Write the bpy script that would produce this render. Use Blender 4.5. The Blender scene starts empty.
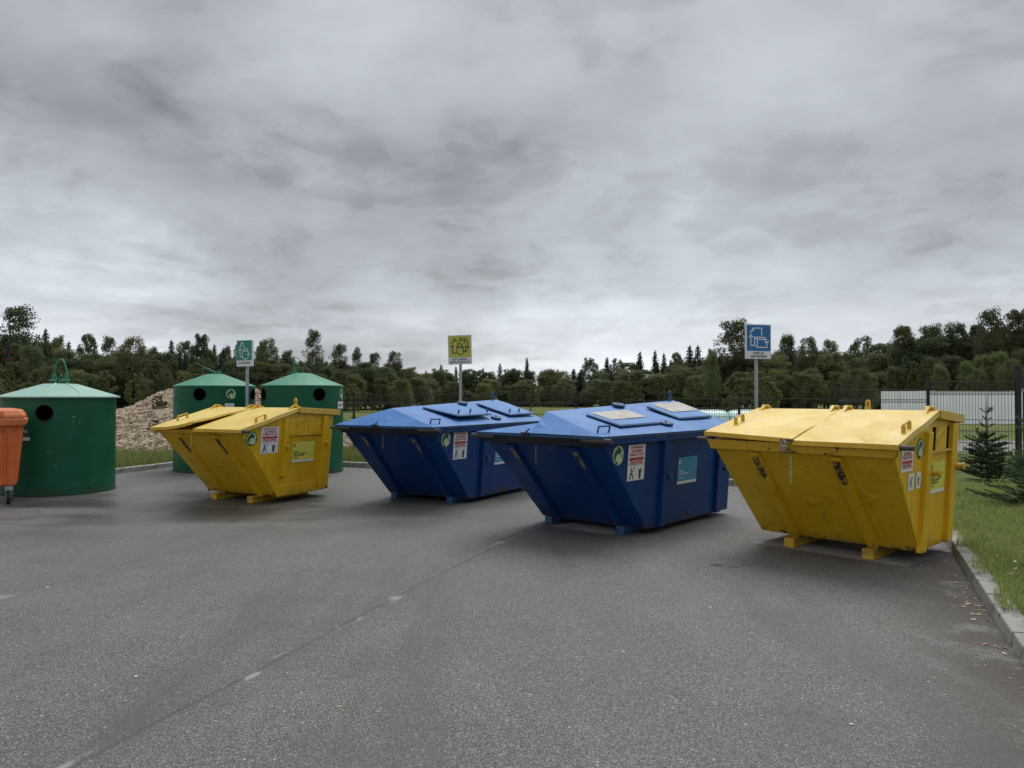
import bpy, bmesh, math, random
import numpy as np
from mathutils import Vector, Matrix
random.seed(7); RNG = np.random.default_rng(11)
C = bpy.context.scene.collection
SC = bpy.context.scene
PI = math.pi
R = math.radians

# ------------------------------------------------------------------ node helpers
class NT:
    def __init__(s, nt): s.nt = nt
    def n(s, t, **kw):
        nd = s.nt.nodes.new(t)
        for k, v in kw.items(): setattr(nd, k, v)
        return nd
    def set(s, sock, v):
        if v is None: return
        if hasattr(v, 'is_linked') or hasattr(v, 'links'): s.nt.links.new(v, sock)
        else: sock.default_value = v
    def math(s, op, a, b=None, c=None, clamp=False):
        nd = s.n('ShaderNodeMath', operation=op, use_clamp=clamp)
        for i, v in enumerate((a, b, c)): s.set(nd.inputs[i], v)
        return nd.outputs[0]
    def vmath(s, op, a, b=None, out=0):
        nd = s.n('ShaderNodeVectorMath', operation=op)
        s.set(nd.inputs[0], a); s.set(nd.inputs[1], b)
        return nd.outputs[out]
    def noise(s, vec, scale, detail=4, rough=.5, dist=0, out=0):
        nd = s.n('ShaderNodeTexNoise')
        s.set(nd.inputs['Vector'], vec); nd.inputs['Scale'].default_value = scale
        nd.inputs['Detail'].default_value = detail; nd.inputs['Roughness'].default_value = rough
        nd.inputs['Distortion'].default_value = dist
        return nd.outputs[out]
    def voro(s, vec, scale, out='Distance', feature='F1', rnd=1):
        nd = s.n('ShaderNodeTexVoronoi', feature=feature)
        s.set(nd.inputs['Vector'], vec); nd.inputs['Scale'].default_value = scale
        nd.inputs['Randomness'].default_value = rnd
        return nd.outputs[out]
    def mapping(s, vec, scale=(1, 1, 1), loc=(0, 0, 0), rot=(0, 0, 0)):
        nd = s.n('ShaderNodeMapping')
        s.set(nd.inputs[0], vec); nd.inputs['Scale'].default_value = scale
        nd.inputs['Location'].default_value = loc; nd.inputs['Rotation'].default_value = rot
        return nd.outputs[0]
    def ramp(s, v, lo, hi, a=0., b=1., smooth=True):
        nd = s.n('ShaderNodeMapRange', interpolation_type='SMOOTHSTEP' if smooth else 'LINEAR')
        s.set(nd.inputs[0], v)
        for i, x in zip((1, 2, 3, 4), (lo, hi, a, b)): nd.inputs[i].default_value = x
        return nd.outputs[0]
    def mix(s, f, a, b, mode='MIX'):
        nd = s.n('ShaderNodeMix', data_type='RGBA', blend_type=mode)
        s.set(nd.inputs[0], f)
        for i, v in ((6, a), (7, b)):
            if isinstance(v, tuple) and len(v) == 3: v = v + (1,)
            s.set(nd.inputs[i], v)
        return nd.outputs[2]
    def sep(s, v):
        nd = s.n('ShaderNodeSeparateXYZ'); s.set(nd.inputs[0], v); return nd.outputs
    def bump(s, h, strength, dist, normal=None):
        nd = s.n('ShaderNodeBump'); s.set(nd.inputs['Height'], h)
        nd.inputs['Strength'].default_value = strength; nd.inputs['Distance'].default_value = dist
        if normal is not None: s.set(nd.inputs['Normal'], normal)
        return nd.outputs[0]

# ------------------------------------------------------------------ camera, sky, sun, exposure
cam = bpy.data.objects.new('camera', bpy.data.cameras.new('camera')); C.objects.link(cam)
cam.data.sensor_width = 36; cam.data.lens = 740 / 1024 * 36
cam.data.clip_end = 6000; cam.data.clip_start = .05
cam.location = (0, 0, 1.6); cam.rotation_euler = (PI / 2 + .0165, 0, 0)
SC.camera = cam
SC.view_settings.view_transform = 'Standard'; SC.view_settings.look = 'None'
SC.view_settings.exposure = .25; SC.view_settings.gamma = 1

SUN_EL, SUN_AZ = R(58), R(20)          # high, a little behind the containers
W = bpy.data.worlds.new('World'); SC.world = W; W.use_nodes = True
t = NT(W.node_tree); W.node_tree.nodes.clear()
sky = t.n('ShaderNodeTexSky', sky_type='NISHITA'); sky.sun_disc = False
sky.sun_elevation = SUN_EL; sky.sun_rotation = SUN_AZ
d = t.n('ShaderNodeTexCoord').outputs['Generated']
dx, dy, dz = t.sep(d)
zz = t.math('ADD', t.math('MAXIMUM', dz, 0.), .22)
cp = t.n('ShaderNodeCombineXYZ'); t.set(cp.inputs[0], t.math('DIVIDE', dx, zz)); t.set(cp.inputs[1], t.math('DIVIDE', dy, zz)); cp.inputs[2].default_value = 3.7
cp = cp.outputs[0]
def warped(vec, s1, amt, off):
    w = t.vmath('SUBTRACT', t.noise(t.mapping(vec, (1, 1, 1), off), s1, 3, .5, out=1), (.5, .5, .5))
    w = t.vmath('SCALE', w, None); w.node.inputs['Scale'].default_value = amt
    return t.vmath('ADD', vec, w)
def billow(vec, scale, detail, rough, off):      # cauliflower-edged cloud field, about 0..1
    n = t.noise(t.mapping(vec, (1, 1, 1), off), scale, detail, rough)
    m = t.noise(t.mapping(vec, (1, 1, 1), (off[1], off[0], 9)), scale * 2.1, detail, rough)
    r = t.math('ABSOLUTE', t.math('SUBTRACT', t.math('MULTIPLY', m, 2.), 1.))
    return t.math('SUBTRACT', n, t.math('MULTIPLY', r, .22))
w1 = warped(cp, .9, .7, (2, 5, 0))
nA = billow(w1, .75, 9, .52, (4.3, 1.2, 0))
nB = billow(warped(cp, 2., .35, (8, 1, 3)), 1.9, 10, .55, (1.7, 6.1, 2))
dh = t.mapping(d, (1, 1, 7.5), (0, 4, 2))
nC = t.noise(dh, 4.2, 8, .55, .2)
warp = t.vmath('SCALE', t.vmath('SUBTRACT', t.noise(t.mapping(d, (1, 1, 1.4)), 5.0, 8, .6, out=1), (.5, .5, .5)), None)
warp.node.inputs['Scale'].default_value = .26
dw = t.vmath('NORMALIZE', t.vmath('ADD', d, warp))
lum = t.math('ADD', .397, t.math('MULTIPLY', t.math('SUBTRACT', nA, .42), .48))
lum = t.math('ADD', lum, t.math('MULTIPLY', t.math('SUBTRACT', nB, .42), .30))
lum = t.math('ADD', lum, t.math('MULTIPLY', t.math('SUBTRACT', nC, .5), t.ramp(dz, .0, .24, .34, .0)))
lum = t.math('ADD', lum, t.math('MULTIPLY', t.math('SUBTRACT', t.ramp(nA, .34, .47), .5), .055))   # firmer edges on the bigger masses
lum = t.math('ADD', lum, t.math('MULTIPLY', t.math('SUBTRACT', t.ramp(nB, .38, .47), .5), .040))
# cloud banks: (u, v) = tangent of bearing and height, radius, amount
BANKS = [(.30, .46, .30, -.075), (.55, .22, .22, -.05), (-.43, .26, .10, -.06), (-.10, .18, .14, -.045), (-.30, .42, .2, -.03), (-.19, .29, .15, -.07), (-.084, .21, .12, -.085), (-.53, .25, .16, -.075), (-.70, .38, .15, -.02), (.12, .36, .10, -.06), (.05, .30, .10, -.03),
         (.52, .28, .15, -.06), (-.33, .177, .10, -.08), (-.40, .36, .12, -.03), (.02, .14, .07, -.03), (.66, .24, .08, -.03),
         (-.29, .48, .12, .06), (.43, .41, .09, .05), (-.29, .285, .045, .05), (.25, .25, .07, .05), 
         (-.60, .155, .09, .14), (-.45, .125, .08, .10), (-.62, .09, .1, .10), (-.15, .13, .05, .06), (.15, .06, .07, .20), (.04, .07, .07, .14), (-.05, .05, .06, .12), (.27, .055, .06, .12),
         (.52, .16, .10, .07), (.68, .18, .07, .08), (.38, .10, .10, .05)]
for u, v, r, a in BANKS:
    q = Vector((u, 1, v)).normalized()
    c = t.vmath('DOT_PRODUCT', dw, tuple(q), out=1)
    g = t.math('EXPONENT', t.math('MULTIPLY', t.math('SUBTRACT', c, 1.), 2. / (r * r)))
    lum = t.math('ADD', lum, t.math('MULTIPLY', g, a))
lum = t.math('ADD', lum, t.ramp(dz, .02, .19, .12, 0.))      # the deck thins towards the horizon
zen = t.ramp(dz, .42, 1., 1., 1.8)                    # overcast sky is brightest overhead
lum = t.math('MULTIPLY', lum, zen)
lum = t.math('MULTIPLY', t.math('MAXIMUM', lum, .14), 10.)
tint = t.mix(t.ramp(lum, 2.6, 4.6), (.965, .99, 1.03), (.94, .985, 1.055))
cl = t.mix(1., tint, (1, 1, 1), 'MULTIPLY')
clv = t.vmath('SCALE', cl, None); t.set(clv.node.inputs['Scale'], lum)
col = t.mix(.93, sky.outputs[0], clv)
bg = t.n('ShaderNodeBackground'); bg.inputs['Strength'].default_value = .1
t.set(bg.inputs[0], col)
wo = t.n('ShaderNodeOutputWorld'); t.set(wo.inputs[0], bg.outputs[0])

sl = bpy.data.lights.new('sun', 'SUN'); sl.energy = 1.7; sl.angle = R(40); sl.color = (1, .97, .93)
so = bpy.data.objects.new('sun', sl); C.objects.link(so)
sdir = Vector((math.sin(SUN_AZ) * math.cos(SUN_EL), math.cos(SUN_AZ) * math.cos(SUN_EL), math.sin(SUN_EL)))
so.rotation_euler = sdir.to_track_quat('Z', 'Y').to_euler(); so.location = (0, 0, 30)

# ------------------------------------------------------------------ materials
def newmat(name):
    m = bpy.data.materials.new(name); m.use_nodes = True
    t = NT(m.node_tree); b = m.node_tree.nodes['Principled BSDF']
    return m, t, b
def plain(name, col, rough=.6, metal=0., spec=.5, var=.15, scale=6, bump=0.):
    m, t, b = newmat(name)
    o = t.n('ShaderNodeTexCoord').outputs['Object']
    n = t.noise(o, scale, 5, .6)
    k = t.ramp(n, .3, .7, 1 - var, 1 + var, False)
    cc = t.vmath('SCALE', tuple(col), None); t.set(cc.node.inputs['Scale'], k)
    t.set(b.inputs['Base Color'], cc)
    b.inputs['Roughness'].default_value = rough; b.inputs['Metallic'].default_value = metal
    b.inputs['Specular IOR Level'].default_value = spec
    if bump: t.set(b.inputs['Normal'], t.bump(n, bump, .02))
    return m
RUST = (.105, .045, .018)
def paint(name, col, fade=None, rough=.42, rust=.695, dirt=.35, wob=.25, low=.26, scuff=.0, spec=.5):
    """weathered steel paint: fading, run-down dirt, rust freckles (denser at the bottom edge), wobbly sheet"""
    m, t, b = newmat(name)
    o = t.n('ShaderNodeTexCoord').outputs['Object']
    oi = t.n('ShaderNodeObjectInfo').outputs['Random']
    big = t.noise(o, 1.4, 4, .55)
    base = t.mix(t.ramp(big, .35, .7), tuple(c * .9 for c in col), tuple(min(1, c * 1.1) for c in col))
    if fade: base = t.mix(t.ramp(t.noise(o, 2.3, 6, .65), .35, .68), base, fade)
    st = t.noise(t.mapping(o, (9, 9, .7)), 1.6, 6, .6)
    base = t.mix(t.math('MULTIPLY', t.ramp(st, .5, .78), dirt), base, tuple(c * .35 + .02 for c in col))
    z = t.sep(o)[2]
    lowm = t.ramp(z, .04, low, 1., 0.)
    grime = t.math('MULTIPLY', t.ramp(t.noise(o, 7, 5, .6), .35, .7), lowm)
    base = t.mix(t.math('MULTIPLY', grime, .6), base, (.06, .05, .04))
    rn = t.math('ADD', t.noise(o, 11, 9, .68), t.math('MULTIPLY', lowm, .19))
    rm = t.ramp(rn, rust, rust + .035)
    base = t.mix(rm, base, RUST)
    if scuff:
        sc = t.noise(t.mapping(o, (18, 2.2, 2.2), rot=(.3, .5, .2)), 3, 9, .75)
        base = t.mix(t.math('MULTIPLY', t.ramp(sc, .64, .68), scuff), base, tuple(min(1, c * 1.6 + .08) for c in col))
    t.set(b.inputs['Base Color'], base)
    rg = t.math('ADD', t.ramp(t.noise(o, 3.5, 5, .6), .3, .7, rough - .08, rough + .14), t.math('MULTIPLY', rm, .35))
    t.set(b.inputs['Roughness'], rg); b.inputs['Specular IOR Level'].default_value = spec
    n0 = t.bump(t.ramp(t.noise(o, 3.4, 2, .4, .6), .60, .78), wob * .9, .035)
    n1 = t.bump(t.noise(o, 2.2, 2, .4), wob, .05, n0)
    t.set(b.inputs['Normal'], t.bump(t.noise(o, 40, 4, .6), .08, .004, n1))
    return m
def worn(name, col, amount=.5, bare=(.11, .085, .065), rust=(.16, .075, .03), scale=7):
    """paint mostly scraped to rust and bare steel"""
    m, t, b = newmat(name)
    o = t.n('ShaderNodeTexCoord').outputs['Object']
    n = t.noise(o, scale, 9, .7)
    rc = t.mix(t.ramp(t.noise(o, 19, 6, .6), .4, .62), bare, rust)
    base = t.mix(t.ramp(n, amount - .03, amount + .03), rc, col)
    t.set(b.inputs['Base Color'], base); b.inputs['Roughness'].default_value = .62
    t.set(b.inputs['Normal'], t.bump(n, .3, .01))
    return m
M = {}
YEL = (.64, .375, .006)
M['yellow'] = paint('yellow_paint', YEL, (.68, .42, .012), rust=.685, dirt=.5, wob=.45, spec=.4)
M['yellow_lid'] = paint('faded_skylit_yellow_paint', (.66, .465, .085), (.72, .54, .15), rough=.5, rust=.72, dirt=.22, wob=.4)  # paler than the hull: fading plus sky light put into the colour
M['yellow_trim'] = paint('yellow_trim_paint', (.62, .37, .02), rust=.66, dirt=.4)
M['blue_skid'] = paint('blue_skid_paint', (.008, .07, .20), rust=.9, dirt=.3, low=.02)
M['yellow_skid'] = paint('skid_paint', (.62, .37, .02), rust=.9, dirt=.3, low=.02)
M['yellow_worn'] = worn('scraped_yellow', (.40, .235, .015), .53, (.03, .024, .018), (.06, .035, .02), 24)
M['yellow_rib'] = worn('yellow_rib_paint', (.52, .30, .012), .415, (.045, .035, .026), (.09, .045, .02), 9)
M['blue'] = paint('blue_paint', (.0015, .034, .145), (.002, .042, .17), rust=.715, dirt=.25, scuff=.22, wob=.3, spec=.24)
M['blue_lid'] = paint('faded_skylit_blue_paint', (.034, .155, .42), (.060, .20, .48), rough=.46, rust=.76, dirt=.2, wob=.3, low=.05)  # lighter than the hull through fading and a painted-in sky reflection
M['blue_trim'] = paint('dark_blue_trim', (.006, .05, .135), rust=.68, dirt=.3)
M['blue_worn'] = worn('scraped_blue_steel', (.007, .011, .020), .37, (.045, .038, .032), (.09, .055, .035))
M['blue_chip'] = worn('chipped_blue', (.010, .025, .07), .55, (.22, .18, .13), (.20, .12, .06))
M['rusty'] = worn('rusty_steel', (.05, .046, .044), .45, (.07, .06, .055), (.10, .06, .04))
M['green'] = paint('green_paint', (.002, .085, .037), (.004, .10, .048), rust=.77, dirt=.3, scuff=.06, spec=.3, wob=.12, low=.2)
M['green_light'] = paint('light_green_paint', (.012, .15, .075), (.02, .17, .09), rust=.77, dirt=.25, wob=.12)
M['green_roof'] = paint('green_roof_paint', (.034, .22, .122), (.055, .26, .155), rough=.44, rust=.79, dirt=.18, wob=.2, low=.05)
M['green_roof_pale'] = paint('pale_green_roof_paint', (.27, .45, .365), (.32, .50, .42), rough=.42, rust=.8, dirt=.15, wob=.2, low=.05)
M['orange'] = paint('orange_plastic', (.60, .125, .024), (.62, .15, .035), rough=.5, rust=.95, dirt=.15, wob=.06)
M['orange_lid'] = paint('orange_lid_plastic', (.60, .17, .06), (.62, .2, .08), rough=.5, rust=.95, dirt=.1, wob=.06)
M['black'] = plain('black_rubber', (.012, .012, .013), .8)
M['void'] = plain('painted_interior_shade', (.006, .008, .007), 1., spec=.05)  # near-black colour stands in for the shade inside openings and gaps
M['zinc'] = plain('galvanised_steel', (.34, .36, .37), .42, .55, var=.2, scale=14)
M['white_sticker'] = plain('white_vinyl', (.66, .66, .67), .5, var=.1, scale=9)
M['red_print'] = plain('red_print', (.40, .035, .04), .5)
M['dark_print'] = plain('dark_print', (.022, .022, .024), .5)
M['grey_print'] = plain('grey_print', (.30, .29, .31), .5)
M['yellow_sticker'] = plain('yellow_vinyl', (.62, .58, .09), .45, var=.08)
M['cyan_sticker'] = plain('light_blue_vinyl', (.035, .23, .42), .45, var=.08)
M['dot_pale'] = plain('pale_green_vinyl', (.46, .56, .33), .5, var=.08)
M['dot_dark'] = plain('dark_green_vinyl', (.012, .075, .05), .5, var=.1)
M['sign_green'] = plain('green_sign_film', (.010, .20, .16), .4, var=.06)
M['sign_yellow'] = plain('lime_sign_film', (.44, .42, .055), .4, var=.06)
M['sign_blue'] = plain('blue_sign_film', (.010, .13, .36), .4, var=.06)
M['sign_white'] = plain('white_sign_film', (.68, .69, .71), .45, var=.06)
M['sign_line'] = plain('white_sign_print', (.62, .72, .70), .5)
M['chain'] = plain('pale_chain', (.42, .38, .26), .6)
M['dull_chain'] = plain('dull_chain', (.12, .12, .125), .6)
M['cream'] = plain('weathered_cream_panel', (.43, .425, .38), .75, var=.25, scale=9, bump=.2)
M['post'] = plain('black_powder_coat', (.009, .010, .013), .55)
M['white_metal'] = plain('white_sheet_metal', (.88, .90, .93), .5, var=.07, scale=2)
M['bale'] = plain('pale_green_film', (.50, .70, .62), .35, var=.12, scale=3, bump=.4)
M['leaf_litter'] = plain('dry_leaf', (.40, .29, .17), .8, var=.4, scale=20)
M['litter'] = plain('white_litter', (.6, .6, .58), .7)
M['petal'] = plain('white_petal', (.75, .76, .74), .7)
M['bark'] = plain('bark', (.10, .085, .07), .9, var=.4, scale=5)
M['birch_bark'] = plain('birch_bark', (.36, .34, .31), .85, var=.45, scale=3)

def leafmat(name, c1, c2, c3):
    m, t, b = newmat(name)
    isl = t.n('ShaderNodeNewGeometry').outputs['Random Per Island']
    oi = t.n('ShaderNodeObjectInfo').outputs['Random']
    a = t.mix(t.ramp(isl, 0, 1, smooth=False), c1, c2)
    a = t.mix(t.ramp(isl, .86, .97), a, c3)
    hs = t.n('ShaderNodeHueSaturation'); t.set(hs.inputs['Color'], a)
    t.set(hs.inputs['Hue'], t.math('ADD', .475, t.math('MULTIPLY', oi, .04)))
    t.set(hs.inputs['Value'], t.math('ADD', .72, t.math('MULTIPLY', t.math('FRACT', t.math('MULTIPLY', oi, 7.3)), .75)))
    t.set(b.inputs['Base Color'], hs.outputs[0])
    b.inputs['Roughness'].default_value = .65; b.inputs['Specular IOR Level'].default_value = .25
    tr = t.n('ShaderNodeBsdfTranslucent'); t.set(tr.inputs[0], hs.outputs[0])
    mx = t.n('ShaderNodeMixShader'); mx.inputs[0].default_value = .42
    t.set(mx.inputs[1], b.outputs[0]); t.set(mx.inputs[2], tr.outputs[0])
    t.set(m.node_tree.nodes['Material Output'].inputs[0], mx.outputs[0])
    return m
M['leaf_broad'] = leafmat('broad_leaf', (.080, .104, .048), (.102, .124, .056), (.118, .134, .060))
M['leaf_birch'] = leafmat('birch_leaf', (.106, .130, .054), (.132, .152, .060), (.155, .162, .064))
M['leaf_spruce'] = leafmat('spruce_needle', (.054, .072, .044), (.072, .090, .052), (.088, .102, .058))
M['leaf_rust'] = leafmat('rowan_leaf', (.055, .048, .022), (.09, .06, .025), (.13, .075, .03))
M['leaf_young'] = leafmat('young_spruce_needle', (.07, .12, .055), (.10, .16, .075), (.16, .205, .10))
M['blade'] = leafmat('grass_blade', (.14, .185, .048), (.235, .28, .085), (.32, .32, .13))

def m_asphalt():
    m, t, b = newmat('asphalt')
    o = t.n('ShaderNodeTexCoord').outputs['Object']
    x, y, z = t.sep(o)
    big = t.noise(o, .30, 5, .55)
    mid = t.noise(o, 1.6, 6, .6)
    fine = t.noise(o, 46, 3, .6)
    st = t.voro(o, 185, out='Color'); std = t.voro(o, 185)
    g = t.sep(st)[0]
    base = t.mix(t.ramp(mid, .3, .7), (.088, .086, .079), (.116, .113, .105))
    base = t.mix(t.math('MULTIPLY', t.ramp(big, .44, .56), .62), base, (.068, .067, .063))
    # aggregate: single stones, some pale, some dark
    base = t.mix(t.ramp(g, .70, .98), base, (.28, .275, .25))
    base = t.mix(t.ramp(g, .34, .05), base, (.030, .030, .029))
    base = t.mix(t.math('MULTIPLY', t.ramp(fine, .54, .72), .5), base, (.165, .158, .147))
    st2 = t.sep(t.voro(o, 38, out='Color'))[1]; sd2 = t.voro(o, 38)
    base = t.mix(t.math('MULTIPLY', t.ramp(st2, .968, .98), t.ramp(sd2, .30, .2)), base, (.40, .38, .34))
    wob = t.math('MULTIPLY', t.math('SUBTRACT', t.noise(o, 1.1, 3), .5), .30)
    def seam(x0, y0, x1, y1):      # signed distance to the joint, position along it (0..1)
        L = math.hypot(x1 - x0, y1 - y0); ux, uy = (x1 - x0) / L, (y1 - y0) / L
        px = t.math('SUBTRACT', x, x0); py = t.math('SUBTRACT', y, y0)
        dd = t.math('ADD', t.math('MULTIPLY', px, uy), t.math('MULTIPLY', py, -ux))
        s = t.math('DIVIDE', t.math('ADD', t.math('MULTIPLY', px, ux), t.math('MULTIPLY', py, uy)), L)
        return t.math('ABSOLUTE', t.math('ADD', dd, t.math('MULTIPLY', wob, .35))), s, dd
    for (x0, y0, x1, y1, dk, pale) in ((-1.98, 3.0, .62, 10.2, .62, .9), (-4.6, 4.3, -2.2, 11.4, .4, .6)):
        dd, s, sg = seam(x0, y0, x1, y1)
        inr = t.math('MULTIPLY', t.ramp(s, -.02, .02), t.ramp(s, 1.02, .98))
        line = t.math('MULTIPLY', t.math('MULTIPLY', t.ramp(dd, .025, .006), inr), dk)
        base = t.mix(line, base, (.035, .034, .033))
        soft = t.math('MULTIPLY', t.math('MULTIPLY', t.ramp(dd, .35, .02), inr), .22)
        base = t.mix(soft, base, (.07, .068, .066))
        pt = t.ramp(t.noise(t.mapping(o, (1, .55, 1)), 2.1, 6, .65), .535, .61)
        pm = t.math('MULTIPLY', t.math('MULTIPLY', t.ramp(dd, .075, .03), pt), t.math('MULTIPLY', inr, pale))
        base = t.mix(pm, base, (.30, .29, .275))
    # dry pale ground where the skips keep the rain off
    dry = None
    for (cx, cy, ang, hx, y0, y1) in ((3.32, 7.69, -.805, .80, -.22, .95), (.974, 9.045, -.722, .42, -.26, .30)):
        c, s_ = math.cos(ang), math.sin(ang)
        px = t.math('SUBTRACT', x, cx); py = t.math('SUBTRACT', y, cy)
        lx = t.math('ADD', t.math('MULTIPLY', px, c), t.math('MULTIPLY', py, s_))
        ly = t.math('ADD', t.math('MULTIPLY', px, -s_), t.math('MULTIPLY', py, c))
        ly = t.math('ADD', ly, t.math('MULTIPLY', wob, .3))
        mk = t.math('MULTIPLY', t.ramp(t.math('ABSOLUTE', lx), hx + .02, hx - .02), t.math('MULTIPLY', t.ramp(ly, y0 - .02, y0 + .02), t.ramp(ly, y1 + .03, y1 - .03)))
        dry = mk if dry is None else t.math('MAXIMUM', dry, mk)
    base = t.mix(t.math('MULTIPLY', dry, .92), base, t.mix(fine, (.22, .215, .205), (.30, .295, .28)))
    # soil and moss against the kerb
    kd = t.math('ADD', t.math('MULTIPLY', t.math('SUBTRACT', x, 3.01), .91), t.math('MULTIPLY', t.math('SUBTRACT', y, 4.38), -.415))
    soil = t.math('MULTIPLY', t.ramp(kd, -.85, -.03), t.ramp(t.noise(o, 2.3, 7, .68), .36, .50))
    base = t.mix(t.math('MULTIPLY', soil, .85), base, t.mix(t.noise(o, 30, 4), (.022, .018, .013), (.065, .050, .035)))
    # old oil and tyre stains
    oil = t.ramp(t.noise(o, .9, 7, .62, .6), .55, .70)
    base = t.mix(t.math('MULTIPLY', oil, .45), base, (.055, .053, .052))
    lane = t.noise(t.mapping(o, (1.1, .16, 1), rot=(0, 0, .32)), 1.1, 6, .6)
    base = t.mix(t.math('MULTIPLY', t.ramp(lane, .50, .66), .42), base, (.062, .060, .056))
    base = t.mix(t.math('MULTIPLY', t.ramp(lane, .42, .30), .25), base, (.19, .185, .172))
    # damp film
    wx = t.math('SUBTRACT', x, -4.9); wy = t.math('SUBTRACT', y, 10.6)
    wd = t.math('SQRT', t.math('ADD', t.math('MULTIPLY', t.math('MULTIPLY', wx, wx), .10), t.math('MULTIPLY', wy, wy)))
    damp = t.math('MULTIPLY', t.ramp(wd, 3.4, .4), t.ramp(t.noise(t.mapping(o, (.45, 1, 1)), .8, 5, .55), .34, .60))
    damp = t.math('MULTIPLY', damp, t.math('SUBTRACT', 1., dry))
    base = t.mix(t.math('MULTIPLY', damp, .6), base, (.050, .050, .051))
    t.set(b.inputs['Base Color'], base)
    rgh = t.math('SUBTRACT', t.ramp(big, .35, .65, .74, .56), t.math('MULTIPLY', damp, .40))
    t.set(b.inputs['Roughness'], t.math('ADD', rgh, t.math('MULTIPLY', dry, .25), clamp=True))
    h = t.math('ADD', t.math('MULTIPLY', std, .7), t.math('MULTIPLY', fine, .6))
    nb = t.bump(h, .55, .006)
    t.set(b.inputs['Normal'], nb)
    return m
M['asphalt'] = m_asphalt()
def m_ground(name, c1, c2, c3, s=1.):
    m, t, b = newmat(name)
    o = t.n('ShaderNodeTexCoord').outputs['Object']
    a = t.mix(t.ramp(t.noise(o, .22 * s, 6, .6), .35, .65), c1, c2)
    a = t.mix(t.math('MULTIPLY', t.ramp(t.noise(o, 9 * s, 6, .7), .45, .7), .7), a, c3)
    t.set(b.inputs['Base Color'], a); b.inputs['Roughness'].default_value = .95
    b.inputs['Specular IOR Level'].default_value = .1
    t.set(b.inputs['Normal'], t.bump(t.noise(o, 14 * s, 5, .7), .8, .05))
    return m
M['ground'] = m_ground('grassy_soil', (.10, .135, .04), (.13, .165, .05), (.15, .14, .075))
M['field'] = m_ground('meadow', (.12, .145, .040), (.16, .175, .055), (.10, .12, .035), .4)
M['path'] = m_ground('pale_gravel', (.26, .26, .25), (.30, .30, .29), (.20, .20, .19), 2)
def m_concrete():
    m, t, b = newmat('kerb_concrete')
    o = t.n('ShaderNodeTexCoord').outputs['Object']
    oi = t.n('ShaderNodeObjectInfo').outputs['Random']
    a = t.mix(t.ramp(t.noise(o, 3, 6, .6), .3, .7), (.25, .245, .225), (.36, .352, .33))
    a = t.mix(t.math('MULTIPLY', oi, .35), a, (.17, .165, .15))
    a = t.mix(t.math('MULTIPLY', t.ramp(t.noise(o, 6, 9, .72), .50, .66), .8), a, (.09, .085, .06))
    t.set(b.inputs['Base Color'], a); b.inputs['Roughness'].default_value = .85
    t.set(b.inputs['Normal'], t.bump(t.noise(o, 60, 5, .7), .35, .006))
    return m
M['concrete'] = m_concrete()
def m_rubble():
    m, t, b = newmat('rubble')
    isl = t.n('ShaderNodeNewGeometry').outputs['Random Per Island']
    o = t.n('ShaderNodeTexCoord').outputs['Object']
    a = t.mix(isl, (.21, .155, .10), (.56, .45, .325))
    a = t.mix(t.math('MULTIPLY', t.ramp(t.noise(o, 12, 5, .6), .4, .7), .5), a, (.15, .115, .085))
    t.set(b.inputs['Base Color'], a); b.inputs['Roughness'].default_value = .9
    return m
M['rubble'] = m_rubble()

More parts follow.
